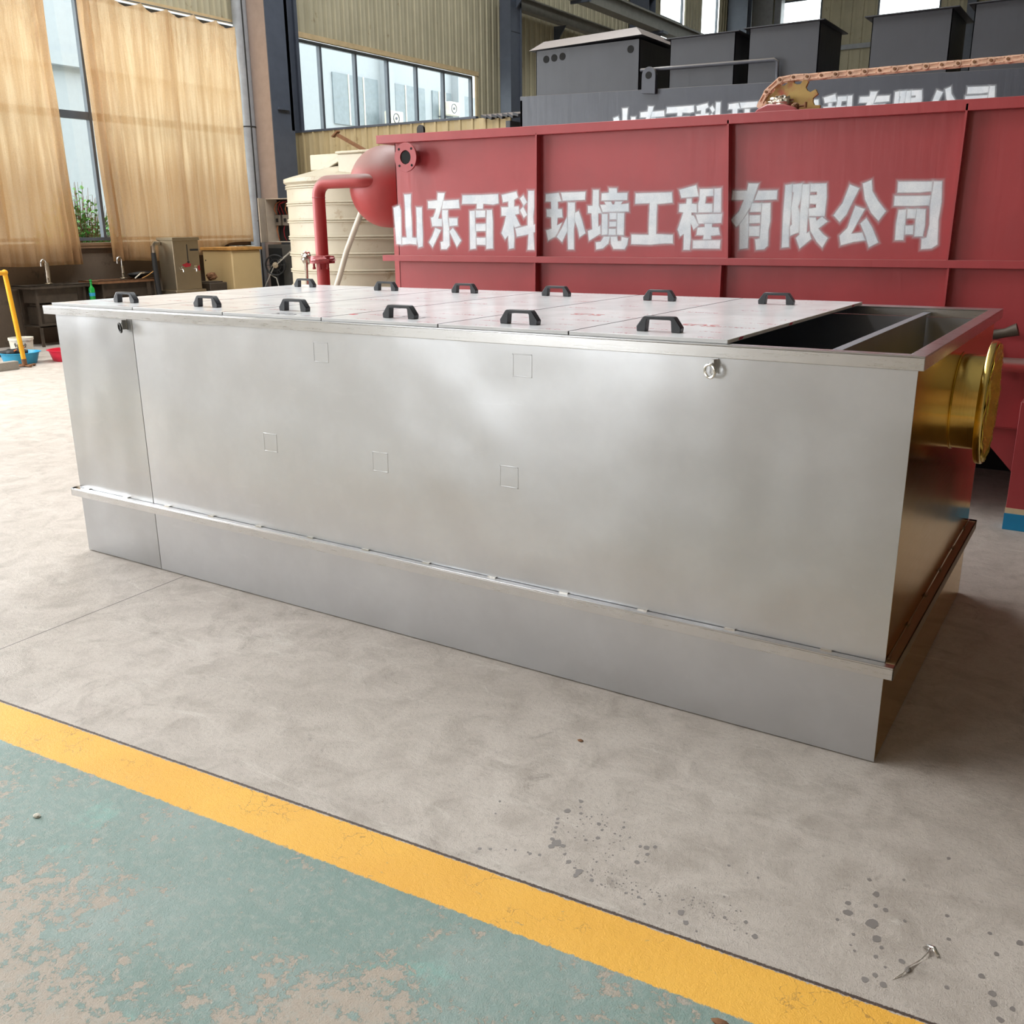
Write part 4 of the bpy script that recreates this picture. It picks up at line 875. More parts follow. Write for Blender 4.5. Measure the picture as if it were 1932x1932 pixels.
# motor cover box with bevelled lid and round holes
def hbox(name, x0, x1, y0, y1, z0, z1, parent, mat):
    m = MB(); t = 0.008
    m.box(x0, x1, y0, y0+t, z0, z1); m.box(x0, x1, y1-t, y1, z0, z1); m.box(x0, x0+t, y0, y1, z0, z1); m.box(x1-t, x1, y0, y1, z0, z1)
    return m.build(name, mat, parent)
cb = thing('cover_box', (-0.97, 7.9, 2.72), 'low black box with sloping lid and round holes, left end of the black tank', 'box')
hbox('casing', -1.61, -0.335, 7.24, 8.30, 2.722, 3.50, cb, M_['blackbox'])
m = MB(); a = (-1.67, -0.285, 7.18, 8.36); b_ = (-1.55, -0.41, 7.31, 8.22)
vv = [(a[0], a[2], 3.50), (a[1], a[2], 3.53), (a[1], a[3], 3.53), (a[0], a[3], 3.50), (b_[0], b_[2], 3.60), (b_[1], b_[2], 3.63), (b_[1], b_[3], 3.63), (b_[0], b_[3], 3.60)]
m.add(vv, [(3,2,1,0),(4,5,6,7),(0,1,5,4),(1,2,6,5),(2,3,7,6),(3,0,4,7)]); m.build('lid', M_['blackbox'], cb)
for hx, hz in ((-1.478, 3.405), (-1.375, 3.41), (-1.270, 3.415), (-0.44, 3.41)):
    MB().lathe((hx, 7.236, hz), [(0.038, 0), (0.038, 0.004)], (0, 1, 0), 20).build('hole', M_['hole'], cb)
# hoppers standing on the tank top
def tbox(x0, x1, y0, y1, z1, lip, label, side=None):
    t = thing('hopper_box', ((x0+x1)/2, (y0+y1)/2, 2.72), label, 'box', 'open boxes on the black tank')
    hbox('casing', x0, x1, y0, y1, 2.722, z1, t, M_['blackbox'])
    m = MB(); m.box(x0-lip, x1+lip, y0-lip, y0+0.02, z1, z1+0.008); m.box(x0-lip, x1+lip, y1-0.02, y1+lip, z1, z1+0.008); m.box(x0-lip, x0+0.02, y0, y1, z1, z1+0.008); m.box(x1-0.02, x1+lip, y0, y1, z1, z1+0.008)
    m.build('lip', M_['blackbox'], t)
tbox(0.013, 0.715, 7.24, 7.95, 3.455, 0.05, 'square black box standing just right of the low box with round holes')
tbox(0.850, 1.545, 7.26, 8.05, 3.47, 0.05, 'taller black box in the middle of the black tank, above the chain end')
tbox(1.90, 2.16, 8.45, 8.95, 3.40, 0.05, 'small narrow black box behind the middle of the black tank')
tbox(2.030, 2.720, 7.24, 8.0, 3.44, 0.06, 'black box in front of the bright far window, right of the gap')
tbox(2.900, 3.900, 7.24, 8.0, 3.45, 0.05, 'rightmost black box, cut by the edge of the picture')
q = MB(); q.prism([(-0.262, 2.955), (-0.105, 2.940), (-0.105, 3.13)]+[(-0.183+0.078*math.cos(t), 3.13+0.078*math.sin(t)) for t in [math.pi*k/10 for k in range(1, 10)]]+[(-0.262, 3.13)], 'y', YB-0.045, YB-0.008)
lg = q.build('lifting_lug', M_['black'], bt, 0.002); MB().lathe((-0.183, YB-0.048, 3.125), [(0.036, 0), (0.036, 0.004)], (0, 1, 0), 20).build('eye_hole', M_['hole'], lg)
q = MB(); q.tube([(-0.30, 7.60, 3.02), (-0.30, 7.60, 3.19), (-0.30, 7.215, 3.19), (1.13, 7.215, 3.165), (1.165, 7.215, 3.14), (1.175, 7.215, 2.955)], 0.018, 12); q.build('grab_rail', M_['black'], bt)

# ------------------------------------------------------------------ cream water tank
wt = thing('water_tank', (-3.42, 6.3, 0), 'big round cream plastic water tank with ribbed sides', 'tank')
RT = 0.90; prof = [(0.0, 0.0), (RT, 0.0)]; z = 0.06
while z < 2.05:
    prof += [(RT, z), (RT, z+0.135), (RT+0.016, z+0.143), (RT+0.016, z+0.153), (RT+0.002, z+0.160), (RT+0.016, z+0.167), (RT+0.016, z+0.177)]; z += 0.185
prof += [(RT, 2.10), (RT+0.03, 2.12), (RT+0.03, 2.16), (RT-0.03, 2.18), (0.42, 2.30), (0.0, 2.31)]
MB().lathe((-3.42, 6.3, 0), prof, (0, 0, 1), 64, smooth=True).build('body', M_['poly'], wt)
q = MB(); q.box(-3.20, -2.72, 5.62, 6.1, 2.18, 2.40); q.box(-3.22, -2.70, 5.60, 6.12, 2.40, 2.43); q.build('hatch', M_['poly'], wt, 0.012)
q = MB(); q.prism([(-3.97, 2.18), (-3.35, 2.42), (-3.35, 2.36), (-3.80, 2.18)], 'y', 5.85, 6.3); q.build('moulded_wedge', M_['poly'], wt, 0.008)
bx = MB(); bx.box(-4.22, -3.52, 6.25, 6.75, 2.29, 2.47)
tag(bx.build('storage_box', M_['poly'], bevel=0.012), 'pale square plastic box lying on top of the cream water tank', 'box')
q = MB(); q.tube([(-2.47, 5.15, 1.80), (-2.58, 5.15, 1.62), (-2.72, 5.15, 1.38), (-2.85, 5.15, 1.10), (-3.05, 5.10, 0.62), (-3.35, 4.98, 0.03), (-3.0, 4.7, 0.03), (-2.3, 4.6, 0.03)], 0.030, 14)
tag(q.build('hose', M_['hose']), 'thick pale hose leaning against the cream water tank under the red vessel', 'hose')
q = MB(); q.bar((-6.15, 8.9, 2.99), (-4.6, 9.3, 2.15), 0.05, 0.05)
q.bar((-4.6, 9.3, 2.15), (-4.3, 9.3, 0.0), 0.05, 0.05); q.bar((-6.22, 8.88, 2.96), (-6.12, 8.90, 3.04), 0.09, 0.02)
tag(q.build('angle_bar', M_['rust']), 'rusty brown angle bar sticking up behind the cream water tank', 'bar')

# ------------------------------------------------------------------ sinks
def sink(y0, y1, zt, label, ctop):
    s_ = thing('sink_table', (-9.0, (y0+y1)/2, 0), label, 'sink', 'grimy sink tables under the curtains')
    m = MB(); x0, x1 = -9.26, -8.78
    m.box(x0, x1, y0, y0+0.10, zt-0.012, zt); m.box(x0, x1, y1-0.22, y1, zt-0.012, zt); m.box(x0, x0+0.10, y0, y1, zt-0.012, zt); m.box(x1-0.05, x1, y0, y1, zt-0.012, zt)
    m.box(x1-0.004, x1, y0, y1, zt-0.045, zt); m.box(x0, x1, y0, y0+0.004, zt-0.045, zt)
    m.build('counter', ctop, s_, 0.002)
    m = MB(); a = (x0+0.10, x1-0.05, y0+0.10, y1-0.22); m.box(a[0], a[0]+.005, a[2], a[3], zt-0.24, zt-0.01); m.box(a[1]-.005, a[1], a[2], a[3], zt-0.24, zt-0.01)
    m.box(a[0], a[1], a[2], a[2]+.005, zt-0.24, zt-0.01); m.box(a[0], a[1], a[3]-.005, a[3], zt-0.24, zt-0.01); m.box(a[0], a[1], a[2], a[3], zt-0.245, zt-0.24); m.build('basin', M_['sink'], s_)
    for lx in (x0+0.03, x1-0.04):
        for ly in (y0+0.10, y1-0.12): MB().box(lx-0.017, lx+0.017, ly-0.017, ly+0.017, 0, zt-0.012).build('leg', M_['sink'], s_)
    m = MB(); m.box(x0+0.02, x1-0.02, y0+0.08, y1-0.08, 0.28, 0.295); m.box(x1-0.03, x1-0.02, y0+0.08, y1-0.08, 0.28, 0.33); m.build('shelf', M_['sink'], s_)
    return s_
sink(5.22, 6.20, 0.865, 'low dark sink table at the far left under the left curtain', M_['sink'])
sink(6.30, 7.42, 0.885, 'sink table with rusty orange worktop between the green bottle and the boiler', M_['rust'])
q = MB(); q.box(-9.24, -8.84, 5.4, 6.05, 0.296, 0.56); q.box(-9.2, -8.9, 5.42, 5.9, 0.56, 0.60)
tag(q.build('wooden_crate', M_['sink'], bevel=0.008), 'dark grimy crate on the shelf under the left sink', 'crate')
def faucet(x, y, z, h, dy, label, foiled):
    f_ = thing('faucet', (x, y, z), label, 'tap')
    base = [(x, y, z), (x+0.0, y-0.01*dy, z+h*0.75)]
    pts = [(x, y, z), (x, y, z+h-0.06)]+[tuple(p) for p in arc((x+0.02, y-0.052, z+h-0.06), 0.056, math.pi, 0.0, (0.36, -0.93, 0), (0, 0, 1), 8)]+[(x+0.042, y-0.105, z+h-0.10)]
    MB().tube(pts, 0.013, 12).build('spout', M_['chrome'], f_)
    q = MB(); hh = h*(0.85 if foiled else 0.6); q.tube([(x, y, z), (x, y, z+hh*0.3), (x-0.005, y+0.008, z+hh*0.6), (x, y, z+hh)], [0.032 if foiled else 0.026, 0.036 if foiled else 0.022, 0.034 if foiled else 0.024, 0.03 if foiled else 0.02], 14)
    v = [Vector(p) for p in q.v]; q.v = [tuple(p+Vector((mnoise.noise(p*60), mnoise.noise(p*60+Vector((5, 0, 0))), 0))*0.01) for p in v]
    q.build('foil_sleeve', M_['foil'], f_)
    q = MB(); q.blob((x, y, z+0.012), (0.06, 0.06, 0.014), 0.3, 6, seed=1); q.tube([(x+0.02, y, z+0.07), (x+0.05, y-0.04, z+0.10)], 0.008, 8); q.build('base', M_['darkst'], f_)
faucet(-9.02, 5.66, 0.866, 0.36, 1, 'bent tap wrapped in foil on the left dark sink', True)
faucet(-9.02, 6.93, 0.886, 0.34, 1, 'shiny bent tap on the sink with the rusty worktop', False)
bo = thing('green_bottle', (-8.70, 6.13, 0.60), 'green plastic detergent bottle standing between the two sinks', 'bottle')
MB().lathe((-8.70, 6.13, 0.60), [(0.0, 0), (0.040, 0), (0.043, 0.02), (0.040, 0.07), (0.043, 0.12), (0.040, 0.19), (0.018, 0.225), (0.014, 0.24), (0.014, 0.26)], (0, 0, 1), 20).build('bottle', M_['greenpl'], bo)
MB().lathe((-8.70, 6.13, 0.862), [(0.017, 0), (0.017, 0.02), (0.010, 0.03), (0.022, 0.042), (0.022, 0.055), (0.0, 0.060)], (0, 0, 1), 16).build('cap', M_['greenpl'], bo)
MB().lathe((-8.70, 6.13, 0.68), [(0.0422, 0), (0.0445, 0.05)], (0, 0, 1), 20, cap=False).build('paper_label', M_['bluepl'], bo)
q = MB(); q.box(-8.765, -8.58, 6.02, 6.26, 0.57, 0.60)
for a in (-8.748, -8.60):
    for b_ in (6.04, 6.24): q.box(a-0.015, a+0.015, b_-0.015, b_+0.015, 0, 0.57)
tag(q.build('stool', M_['sink']), 'small dark stool carrying the green detergent bottle', 'stool')
wk = thing('wok', (-9.0, 7.22, 0.885), 'black wok lying on the rusty sink worktop', 'pan')
q = MB(); q.lathe((-9.03, 7.25, 0.890), [(0.0, 0.0), (0.09, 0.008), (0.155, 0.035), (0.185, 0.075), (0.180, 0.078), (0.15, 0.042), (0.0, 0.012)], (0.0, -0.1, 1), 28); q.build('bowl', M_['rubber'], wk)
MB().tube([(-8.92, 7.36, 0.95), (-8.86, 7.46, 0.965)], 0.012, 8).build('handle', M_['rubber'], wk)
q = MB(); q.blob((-8.94, 7.24, 0.955), (0.06, 0.08, 0.025), 0.3, 6, seed=8); tag(q.build('dish_cloth', M_['darkst']), 'crumpled grey scourer lying in the black wok', 'cloth')
q = MB(); q.bar((-8.86, 7.02, 0.895), (-8.82, 7.10, 0.965), 0.035, 0.012); tag(q.build('scraper', M_['white']), 'small white plastic scraper leaning at the front of the black wok', 'tool')

# ------------------------------------------------------------------ water boiler and beige cabinet
wb = thing('water_boiler', (-8.5, 7.6, 0), 'worn stainless water boiler with two taps, between the sink and the beige cabinet', 'boiler')
q = MB(); q.box(-8.66, -8.30, 7.36, 7.86, 0.70, 1.50); q.build('casing', M_['darkst'], wb, 0.012)
q = MB(); q.box(-8.67, -8.285, 7.35, 7.875, 1.46, 1.51); q.build('lid', M_['darkst'], wb, 0.005)
q = MB(); q.box(-8.68, -8.28, 7.33, 7.92, 0.60, 0.70); q.box(-8.70, -8.24, 7.30, 8.02, 0.46, 0.58); q.build('drip_tray', M_['darkst'], wb, 0.005)
q = MB(); q.box(-8.68, -8.26, 7.34, 7.96, 0.0, 0.46); q.build('stand', M_['sink'], wb)
for y in (7.47, 7.73):
    q = MB(); q.tube([(-8.30, y, 1.02), (-8.25, y, 1.02), (-8.235, y, 0.98)], 0.012, 10); q.tube([(-8.27, y, 1.02), (-8.27, y, 1.06)], 0.006, 8); q.bar((-8.27, y-0.02, 1.065), (-8.27, y+0.03, 1.065), 0.01, 0.012); q.build('tap', M_['chrome'], wb)
q = MB(); q.box(-8.302, -8.297, 7.62, 7.635, 1.15, 1.40); q.lathe((-8.30, 7.628, 1.13), [(0.018, 0), (0.018, 0.01)], (1, 0, 0), 12); q.build('level_gauge', M_['rubber'], wb)
q = MB(); q.box(-8.302, -8.297, 7.68, 7.84, 1.30, 1.33); q.build('plate', M_['rubber'], wb)
q = MB(); q.prism([(7.50, 1.09), (7.60, 1.12), (7.68, 1.10), (7.66, 1.06), (7.56, 1.05)], 'x', -8.301, -8.2975); q.prism([(7.80, 1.05), (7.84, 1.08), (7.85, 1.0), (7.82, 0.99)], 'x', -8.301, -8.2975); q.build('rust_stain', M_['wire_red'], wb)
q = MB(); q.tube([(-8.60, 7.35, 1.42), (-8.60, 7.26, 1.42), (-8.60, 7.22, 1.38), (-8.60, 7.22, 1.28)], [0.03, 0.034, 0.038, 0.03], 12)
q.v = [tuple(Vector(p)+Vector((mnoise.noise(Vector(p)*50), mnoise.noise(Vector(p)*50+Vector((3, 0, 0))), mnoise.noise(Vector(p)*40)))*0.012) for p in q.v]
o = q.build('foil_elbow', M_['foil'], wb); MB().tube([(-8.60, 7.22, 1.28), (-8.60, 7.225, 1.0), (-8.60, 7.25, 0.62), (-8.60, 7.25, 0.3)], [0.036, 0.044, 0.042, 0.04], 14).build('rubber_hose', M_['rubber'], wb)
q = MB(); q.tube([(-8.60, 7.18, 1.0), (-8.62, 7.08, 0.94), (-8.66, 7.0, 0.90)], 0.006, 8); q.build('thin_pipe', M_['wood'], wb)

bc = thing('beige_cabinet', (-8.7, 8.85, 0), 'plain beige cabinet with a worn wooden top, right of the boiler', 'cabinet')
q = MB(); q.box(-9.02, -8.30, 8.53, 9.17, 0.02, 1.285); q.build('carcass', M_['cabinet'], bc, 0.02)
q = MB(); q.box(-9.04, -8.275, 8.50, 9.20, 1.286, 1.335); q.build('top_board', M_['wood'], bc, 0.006)
q = MB(); q.lathe((-8.95, 8.528, 1.12), [(0.012, 0), (0.012, 0.004)], (0, -1, 0), 10); q.build('lock', M_['hole'], bc)
q = MB(); q.add([(-8.6+0.10*i/6+0.2*(j/6), 8.75+0.32*(i/6), 1.337+0.012*mnoise.noise(Vector((i*.9, j*.9, 0)))+0.012) for i in range(7) for j in range(7)], [(i*7+j, i*7+j+1, i*7+j+8, i*7+j+7) for i in range(6) for j in range(6)], True)
o = q.build('rag', M_['white']); tag(o, 'pale crumpled sheet lying on the wooden top of the beige cabinet', 'cloth'); sm2 = o.modifiers.new('t', 'SOLIDIFY'); sm2.thickness = 0.003
q = MB(); q.box(-8.75, -8.35, 8.06, 8.42, 0, 0.78); q.box(-8.70, -8.40, 8.10, 8.38, 0.78, 0.80)
tag(q.build('metal_bin', M_['sink'], bevel=0.01), 'dark low bin in the gap between the boiler and the beige cabinet', 'bin')
q = MB(); q.blob((-8.5, 8.24, 0.88), (0.07, 0.09, 0.06), 0.4, 6, seed=12); tag(q.build('foil_lump', M_['rust']), 'brownish crumpled lump on the dark bin beside the cabinet', 'scrap')

# ------------------------------------------------------------------ electrical box, dark cabinet and cables
eb = thing('electrical_box', (-8.4, 9.85, 1.4), 'open light grey electrical box on the column, red wires and three breakers inside', 'electrical box')
q = MB(); x0, x1, y0, y1, z0, z1 = -8.60, -7.93, 9.66, 9.94, 1.40, 2.13; t = 0.012
q.box(x0, x1, y1-t, y1, z0, z1); q.box(x0, x0+t, y0, y1, z0, z1); q.box(x1-t, x1, y0, y1, z0, z1); q.box(x0, x1, y0, y1, z1-t, z1); q.box(x0, x1, y0, y1, z0, z0+t); q.build('case', M_['ebox'], eb, 0.002)
q = MB(); q.box(x0+t, x1-t, y1-t-0.004, y1-t-0.001, z0+t, z1-t); q.build('back_plate', M_['rubber'], eb)
hx_, hy_ = x0+0.21, y0-0.36; nx_, ny_ = -0.012, -0.007
q = MB(); q.add([(x0, y0-0.002, z0), (hx_, hy_, z0), (hx_, hy_, z1), (x0, y0-0.002, z1), (x0+nx_, y0-0.002+ny_, z0), (hx_+nx_, hy_+ny_, z0), (hx_+nx_, hy_+ny_, z1), (x0+nx_, y0-0.002+ny_, z1)], [(0,1,2,3),(7,6,5,4),(0,4,5,1),(1,5,6,2),(2,6,7,3),(3,7,4,0)])
dr = q.build('door', M_['ebox'], eb, 0.002)
q = MB(); q.bar((x0+0.17, y0-0.295, 1.76), (x0+0.12, y0-0.33, 1.76), 0.014, 0.014); q.build('latch', M_['rubber'], dr)
for k in range(3):
    bxx = -8.50+k*0.19; q = MB(); q.box(bxx-0.07, bxx+0.07, 9.82, 9.92, 1.68, 1.86); o = q.build('breaker', M_['breaker'], eb, 0.008)
    MB().box(bxx-0.02, bxx+0.02, 9.80, 9.825, 1.74, 1.80).build('switch', M_['rubber'], o)
rnd = random.Random(5)
for k in range(7):
    xx = -8.54+k*0.085; q = MB(); q.tube([(xx, 9.86, 1.86), (xx+rnd.uniform(-.02, .02), 9.80, 1.95), (xx+rnd.uniform(-.05, .05), 9.82, 2.04), (xx+0.08, 9.88, 2.09)], 0.008, 6); q.build('wire', M_['wire_red'] if k % 3 else M_['wire_orange'], eb)
    if k % 2 == 0:
        q = MB(); q.tube([(xx, 9.86, 1.68), (xx+0.01, 9.82, 1.60), (xx+rnd.uniform(-.03, .03), 9.84, 1.50), (xx, 9.88, 1.43)], 0.008, 6); q.build('wire', M_['wire_orange'] if k % 4 == 0 else M_['wire_red'], eb)
MB().tube([(-8.01, 9.80, 2.08), (-7.98, 9.76, 1.9), (-8.0, 9.78, 1.6), (-7.97, 9.84, 1.44)], 0.022, 8).build('wire', M_['wire_red'], eb)
dc = thing('floor_cabinet', (-8.3, 9.9, 0), 'dark grey metal cabinet under the open electrical box', 'cabinet')
q = MB(); q.box(-8.56, -7.30, 9.60, 9.97, 0, 1.36); q.build('carcass', M_['dkcab'], dc, 0.008)
q = MB(); q.box(-8.54, -8.22, 9.592, 9.60, 0.1, 1.30); q.build('open_recess', M_['hole'], dc)
fn = thing('fan', (-8.25, 9.4, 0.8), 'round dark fan or wheel tangled in cables beside the beige cabinet', 'fan')
q = MB(); q.torus((-8.22, 9.42, 1.02), (0.5, -0.85, 0), 0.17, 0.014, 32, 8); q.torus((-8.22, 9.42, 1.02), (0.5, -0.85, 0), 0.10, 0.006, 24, 6)
for k in range(6):
    a, b_ = q.frame((0.5, -0.85, 0)); t = k*math.pi/3; q.tube([(-8.22, 9.42, 1.02), Vector((-8.22, 9.42, 1.02))+(a*math.cos(t)+b_*math.sin(t))*0.17], 0.006, 6)
q.build('guard', M_['rubber'], fn)
MB().lathe((-8.24, 9.46, 1.02), [(0.0, 0), (0.055, 0), (0.05, 0.07), (0.0, 0.08)], (0.5, -0.85, 0), 18).build('hub', M_['darkst'], fn)
q = MB(); q.tube([(-8.24, 9.48, 1.0), (-8.26, 9.50, 0.5), (-8.26, 9.50, 0.02)], 0.02, 8); q.lathe((-8.26, 9.44, 0), [(0.14, 0), (0.14, 0.02), (0.0, 0.03)], (0, 0, 1), 20); q.build('stand', M_['rubber'], fn)
for k, pts in enumerate((
    [(-7.70, 9.56, 1.46), (-7.95, 9.50, 1.22), (-8.25, 9.40, 0.98), (-8.42, 9.30, 0.62), (-8.50, 9.28, 0.15), (-8.5, 9.2, 0.01)],
    [(-7.85, 9.58, 1.38), (-7.88, 9.50, 1.1), (-7.86, 9.46, 0.7), (-7.80, 9.45, 0.3), (-7.75, 9.4, 0.01)],
    [(-7.60, 9.58, 1.40), (-7.72, 9.50, 1.12), (-7.80, 9.46, 0.82), (-7.78, 9.44, 0.4), (-7.7, 9.42, 0.01)],
    [(-7.72, 9.58, 1.42), (-8.05, 9.52, 1.18), (-8.34, 9.44, 1.00), (-8.44, 9.44, 0.88), (-8.2, 9.40, 0.8), (-8.1, 9.42, 0.4), (-8.1, 9.4, 0.01)])):
    q = MB()
    P2 = []
    for a, b_ in zip(pts, pts[1:]):
        for s_ in range(4): P2.append(tuple(Vector(a).lerp(Vector(b_), s_/4)))
    P2.append(pts[-1]); q.tube(P2, 0.010, 8)
    o = q.build('cable', M_['wire_grey'])
    tag(o, ['grey cable slanting down from the electrical box past the fan', 'pale cable hanging straight down in front of the dark cabinet', 'pale cable hanging beside the water tank, nearest to it', 'grey cable looped behind the round fan'][k], 'cable')

# ------------------------------------------------------------------ yellow pipe stand, basins, bucket, block
ys = thing('yellow_pipe_stand', (-7.05, 3.93, 0), 'bent yellow pipe stand on a rusty foot at the left edge', 'stand')
q = MB(); q.tube([(-7.05, 3.95, 0.03), (-7.09, 3.90, 1.12)], 0.028, 16); q.tube([(-7.085, 3.905, 1.135), (-7.11, 3.45, 1.15)], 0.028, 16); q.blob((-7.09, 3.90, 1.14), 0.036, 0.05, 3); q.build('pipe', M_['yellow'], ys)
q = MB(); q.box(-7.17, -6.93, 3.93, 3.98, 0.012, 0.022); q.box(-7.08, -7.02, 3.83, 4.08, 0.012, 0.024)
for a, b_ in ((-7.16, 3.955), (-6.94, 3.955), (-7.05, 3.84), (-7.05, 4.07)): q.lathe((a, b_, 0.0), [(0.014, 0), (0.014, 0.03)], (0, 0, 1), 8)
q.tube([(-7.05, 3.95, 0.02), (-7.052, 3.947, 0.10)], 0.030, 14); q.build('foot', M_['rust'], ys)
def basin(x, y, r, h, mat, label):
    q = MB(); q.lathe((x, y, 0.0), [(0, 0.0), (r*0.74, 0.0), (r*0.78, 0.01), (r*0.93, h-0.012), (r*1.02, h-0.006), (r*1.03, h), (r*0.93, h), (r*0.76, 0.02), (0, 0.012)], (0, 0, 1), 40)
    return tag(q.build('wash_basin', mat), label, 'basin')
basin(-7.42, 4.12, 0.245, 0.145, M_['bluepl'], 'light blue plastic wash basin on the floor by the yellow stand')
basin(-7.15, 4.62, 0.250, 0.145, M_['redpl'], 'red plastic wash basin on the floor, half hidden by the steel tank')
bk = thing('bucket', (-7.82, 4.40, 0), 'dirty white plastic bucket with black writing behind the blue basin', 'bucket')
q = MB(); q.lathe((-7.82, 4.40, 0.0), [(0, 0), (0.125, 0), (0.145, 0.25), (0.153, 0.25), (0.153, 0.28), (0.140, 0.28), (0.122, 0.02), (0, 0.015)], (0, 0, 1), 32); q.build('body', M_['white'], bk)
q = MB()
def on_bucket(a, z): r_ = 0.1265+0.02*z/0.25+0.001; return (-7.82+r_*math.cos(a), 4.40+r_*math.sin(a), z)
for a0, zz in ((-1.15, 0.21), (-0.95, 0.19), (-0.75, 0.20), (-0.52, 0.19), (-0.30, 0.20)):
    q.tube([on_bucket(a0, zz), on_bucket(a0+0.08, zz-0.045), on_bucket(a0+0.14, zz-0.005), on_bucket(a0+0.05, zz+0.012)], 0.004, 5)
q.build('ink_scrawl', M_['ink'], bk)
pt = thing('power_tool', (-7.42, 4.05, 0.1), 'dark grey hand tool with orange cable lying in the blue basin', 'tool')
q = MB(); q.tube([(-7.52, 3.92, 0.13), (-7.38, 4.08, 0.155), (-7.30, 4.16, 0.15)], [0.040, 0.045, 0.025], 14); q.blob((-7.44, 4.02, 0.145), (0.085, 0.07, 0.045), 0.15, 4, seed=3); q.build('body', M_['rubber'], pt)
MB().tube([(-7.36, 4.02, 0.17), (-7.38, 4.14, 0.20), (-7.46, 4.22, 0.19)], 0.010, 8).build('cord', M_['wire_orange'], pt)
q = MB(); q.box(-7.02, -6.92, 3.50, 3.80, 0.0, 0.10); o = tag(q.build('cement_block', M_['concrete'], bevel=0.006), 'rough grey cement block on the floor at the left edge', 'block')
# squat dark box partly seen under the curtain at the left edge is the sink stand itself

# ------------------------------------------------------------------ scrap on the floor
def at0(px, py):
    d = fw*FPX+rt*(px-966)+up*(966-py); return CP+d*(-CP.z/d.z)
st = thing('metal_strip', at0(1735, 1812), 'twisted shiny metal offcut lying on the floor at the lower right', 'scrap')
def ribbon(pts, wid, mat, name, parent):
    v = []; f = []
    for i, (p, wv) in enumerate(pts): v += [Vector(p)-Vector(wv)*wid/2, Vector(p)+Vector(wv)*wid/2]
    f = [(2*i, 2*i+1, 2*i+3, 2*i+2) for i in range(len(pts)-1)]
    q = MB(); q.add(v, f, True); o = q.build(name, mat, parent); s_ = o.modifiers.new('t', 'SOLIDIFY'); s_.thickness = 0.0008; return o
P1 = [(at0(1686, 1847)+Vector((0, 0, .001)), (0.3, 0.8, 0.1)), (at0(1702, 1842)+Vector((0, 0, .004)), (0.2, 0.7, 0.6)), (at0(1714, 1832)+Vector((0, 0, .010)), (0.5, 0.3, 0.8)), (at0(1716, 1826)+Vector((0, 0, .006)), (0.7, 0.2, 0.5)), (at0(1735, 1815)+Vector((0, 0, .004)), (0.3, 0.9, 0.2)), (at0(1748, 1806)+Vector((0, 0, .010)), (0.2, 0.9, 0.5)), (at0(1752, 1798)+Vector((0, 0, .012)), (0.8, 0.1, 0.6)), (at0(1744, 1788)+Vector((0, 0, .003)), (0.7, 0.5, 0.3))]
ribbon(P1, 0.010, M_['weld'], 'strip', st)
P1 = [(at0(1748, 1790)+Vector((0, 0, .012)), (0.8, 0.2, 0.2)), (at0(1760, 1797)+Vector((0, 0, .014)), (0.6, 0.6, 0.4)), (at0(1770, 1807)+Vector((0, 0, .004)), (0.6, 0.5, 0.5))]
ribbon(P1, 0.009, M_['weld'], 'strip', st)
q = MB(); c = at0(70, 1541); q.blob((c.x, c.y, 0.004), (0.012, 0.009, 0.005), 0.3, 4, 12, 8, 3); tag(q.build('pebble', M_['stone']), 'small pale pebble lying on the green floor paint', 'pebble')
q = MB(); c = at0(1360, 1931); q.blob((c.x, c.y, 0.002), (0.020, 0.010, 0.004), 0.3, 4, 12, 8, 5); tag(q.build('rust_flake', M_['rust']), 'brown flake on the yellow line at the bottom edge', 'scrap')
q = MB(); c = at0(1095, 1398); q.blob((c.x, c.y, 0.002), (0.010, 0.007, 0.003), 0.3, 4, 12, 8, 5); tag(q.build('weld_crumb', M_['rust']), 'tiny brown crumb on the bare floor in front of the steel tank', 'scrap')

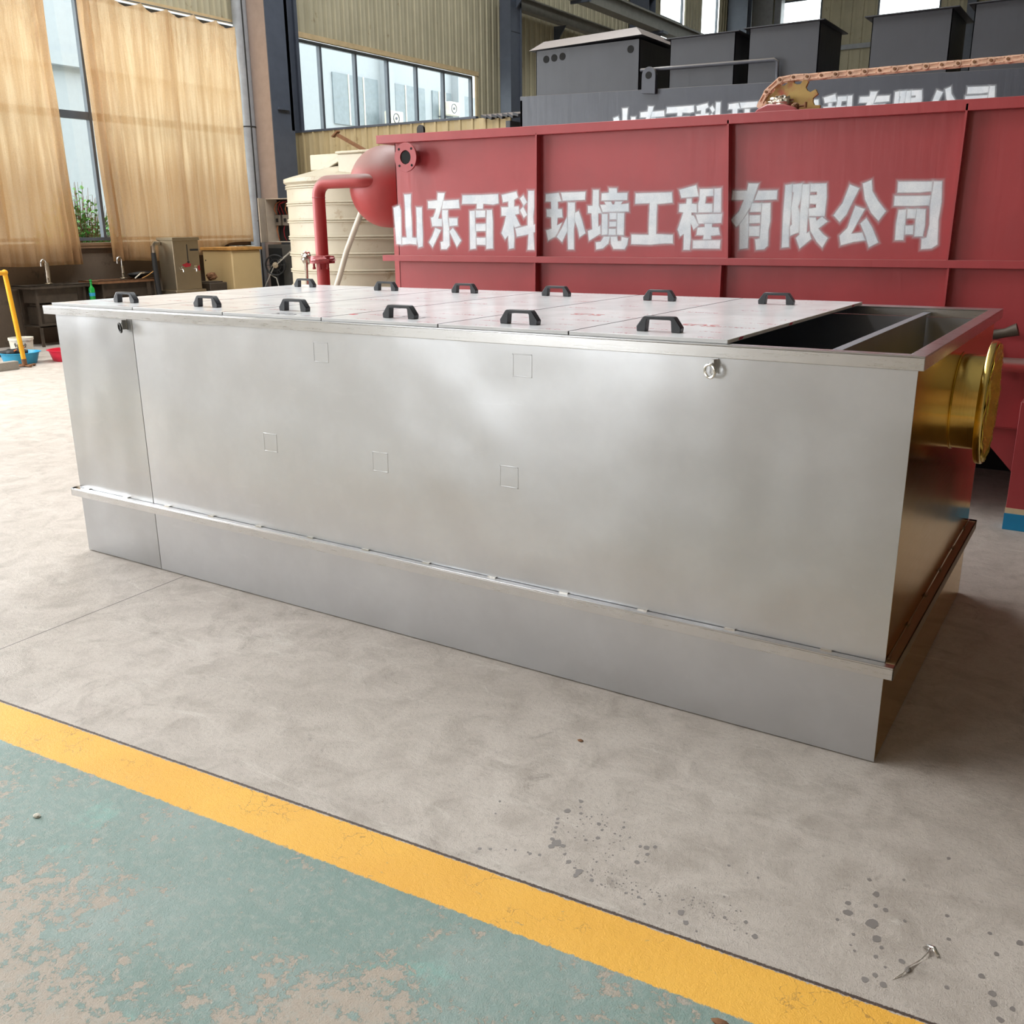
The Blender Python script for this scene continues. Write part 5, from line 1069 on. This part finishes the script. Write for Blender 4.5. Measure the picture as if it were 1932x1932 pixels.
# oil drips soaked into the concrete: irregular flat stains, one object
q = MB(); rnd = random.Random(21)
def stain(px, py, r):
    c = at0(px, py); n = 14; sd = rnd.uniform(0, 99); e = rnd.uniform(0.7, 1.0)
    pts = [(c.x+r*e*math.cos(2*math.pi*k/n)*(1+0.35*mnoise.noise(Vector((math.cos(2*math.pi*k/n)*1.3, math.sin(2*math.pi*k/n)*1.3, sd)))), c.y+r*math.sin(2*math.pi*k/n)*(1+0.35*mnoise.noise(Vector((math.cos(2*math.pi*k/n)*1.3, math.sin(2*math.pi*k/n)*1.3, sd))))) for k in range(n)]
    q.prism(pts, 'z', 0.0001, 0.0005+rnd.uniform(0, 0.0001))
for (x, y, r) in ((1096, 1512, .008), (1070, 1530, .012), (1096, 1535, .006), (1095, 1523, .005), (1107, 1541, .004), (1116, 1541, .004), (1130, 1555, .007), (1136, 1566, .006), (1141, 1557, .004), (1177, 1561, .006), (1160, 1573, .004), (1170, 1577, .004), (1188, 1580, .004), (1128, 1581, .007), (1105, 1585, .005),
    (1050, 1590, .016), (1040, 1597, .010), (1062, 1596, .008), (1052, 1545, .006), (1051, 1553, .006), (1049, 1561, .006), (1046, 1570, .006), (1042, 1583, .007), (1220, 1600, .010), (1236, 1598, .008), (1208, 1597, .006), (1221, 1612, .007), (1202, 1627, .008), (1073, 1626, .008), (1092, 1645, .012), (1086, 1652, .008), (1116, 1661, .007),
    (1125, 1626, .004), (1065, 1612, .005), (1000, 1611, .006), (1018, 1613, .006), (996, 1608, .004), (905, 1601, .006), (925, 1602, .005), (955, 1603, .004), (972, 1604, .004), (943, 1512, .005), (935, 1535, .004), (1205, 1693, .005), (1216, 1706, .004), (1244, 1691, .004), (1285, 1722, .011), (1294, 1741, .008), (1314, 1757, .004), (1180, 1685, .004), (1193, 1679, .004),
    (1375, 1633, .005), (1430, 1656, .005), (1407, 1740, .006), (1424, 1767, .008), (1366, 1692, .004), (1367, 1731, .005), (1410, 1647, .003), (1653, 1687, .012), (1600, 1704, .008), (1652, 1709, .007), (1671, 1717, .008), (1600, 1722, .012), (1645, 1743, .018), (1654, 1771, .012), (1663, 1788, .006), (1652, 1805, .007), (1702, 1814, .008), (1712, 1830, .010), (1651, 1840, .007), (1667, 1858, .010),
    (1632, 1848, .010), (1707, 1738, .005), (1787, 1728, .006), (1790, 1772, .006), (1867, 1761, .006), (1852, 1842, .008), (1786, 1863, .006), (1872, 1875, .010), (1874, 1893, .010), (1887, 1924, .008), (1925, 1780, .010), (1910, 1904, .008), (1880, 1800, .008), (1580, 1735, .005), (1610, 1763, .005), (1612, 1794, .004), (1605, 1783, .003), (1640, 1660, .006), (1705, 1660, .005), (1790, 1620, .006), (1670, 1825, .004)):
    stain(x, y, r*0.95)
for k in range(90):
    t = rnd.random(); x = 1080+t*330; y = 1640+t*95+rnd.gauss(0, 12); stain(x, y, rnd.uniform(.0012, .003))
for k in range(60): stain(1120+rnd.gauss(0, 45), 1575+rnd.gauss(0, 40), rnd.uniform(.001, .003))
o = q.build('oil_stains', M_['stain']); tag(o, 'scattered dark oil drips soaked into the bare concrete floor', 'stain', kind='stuff')
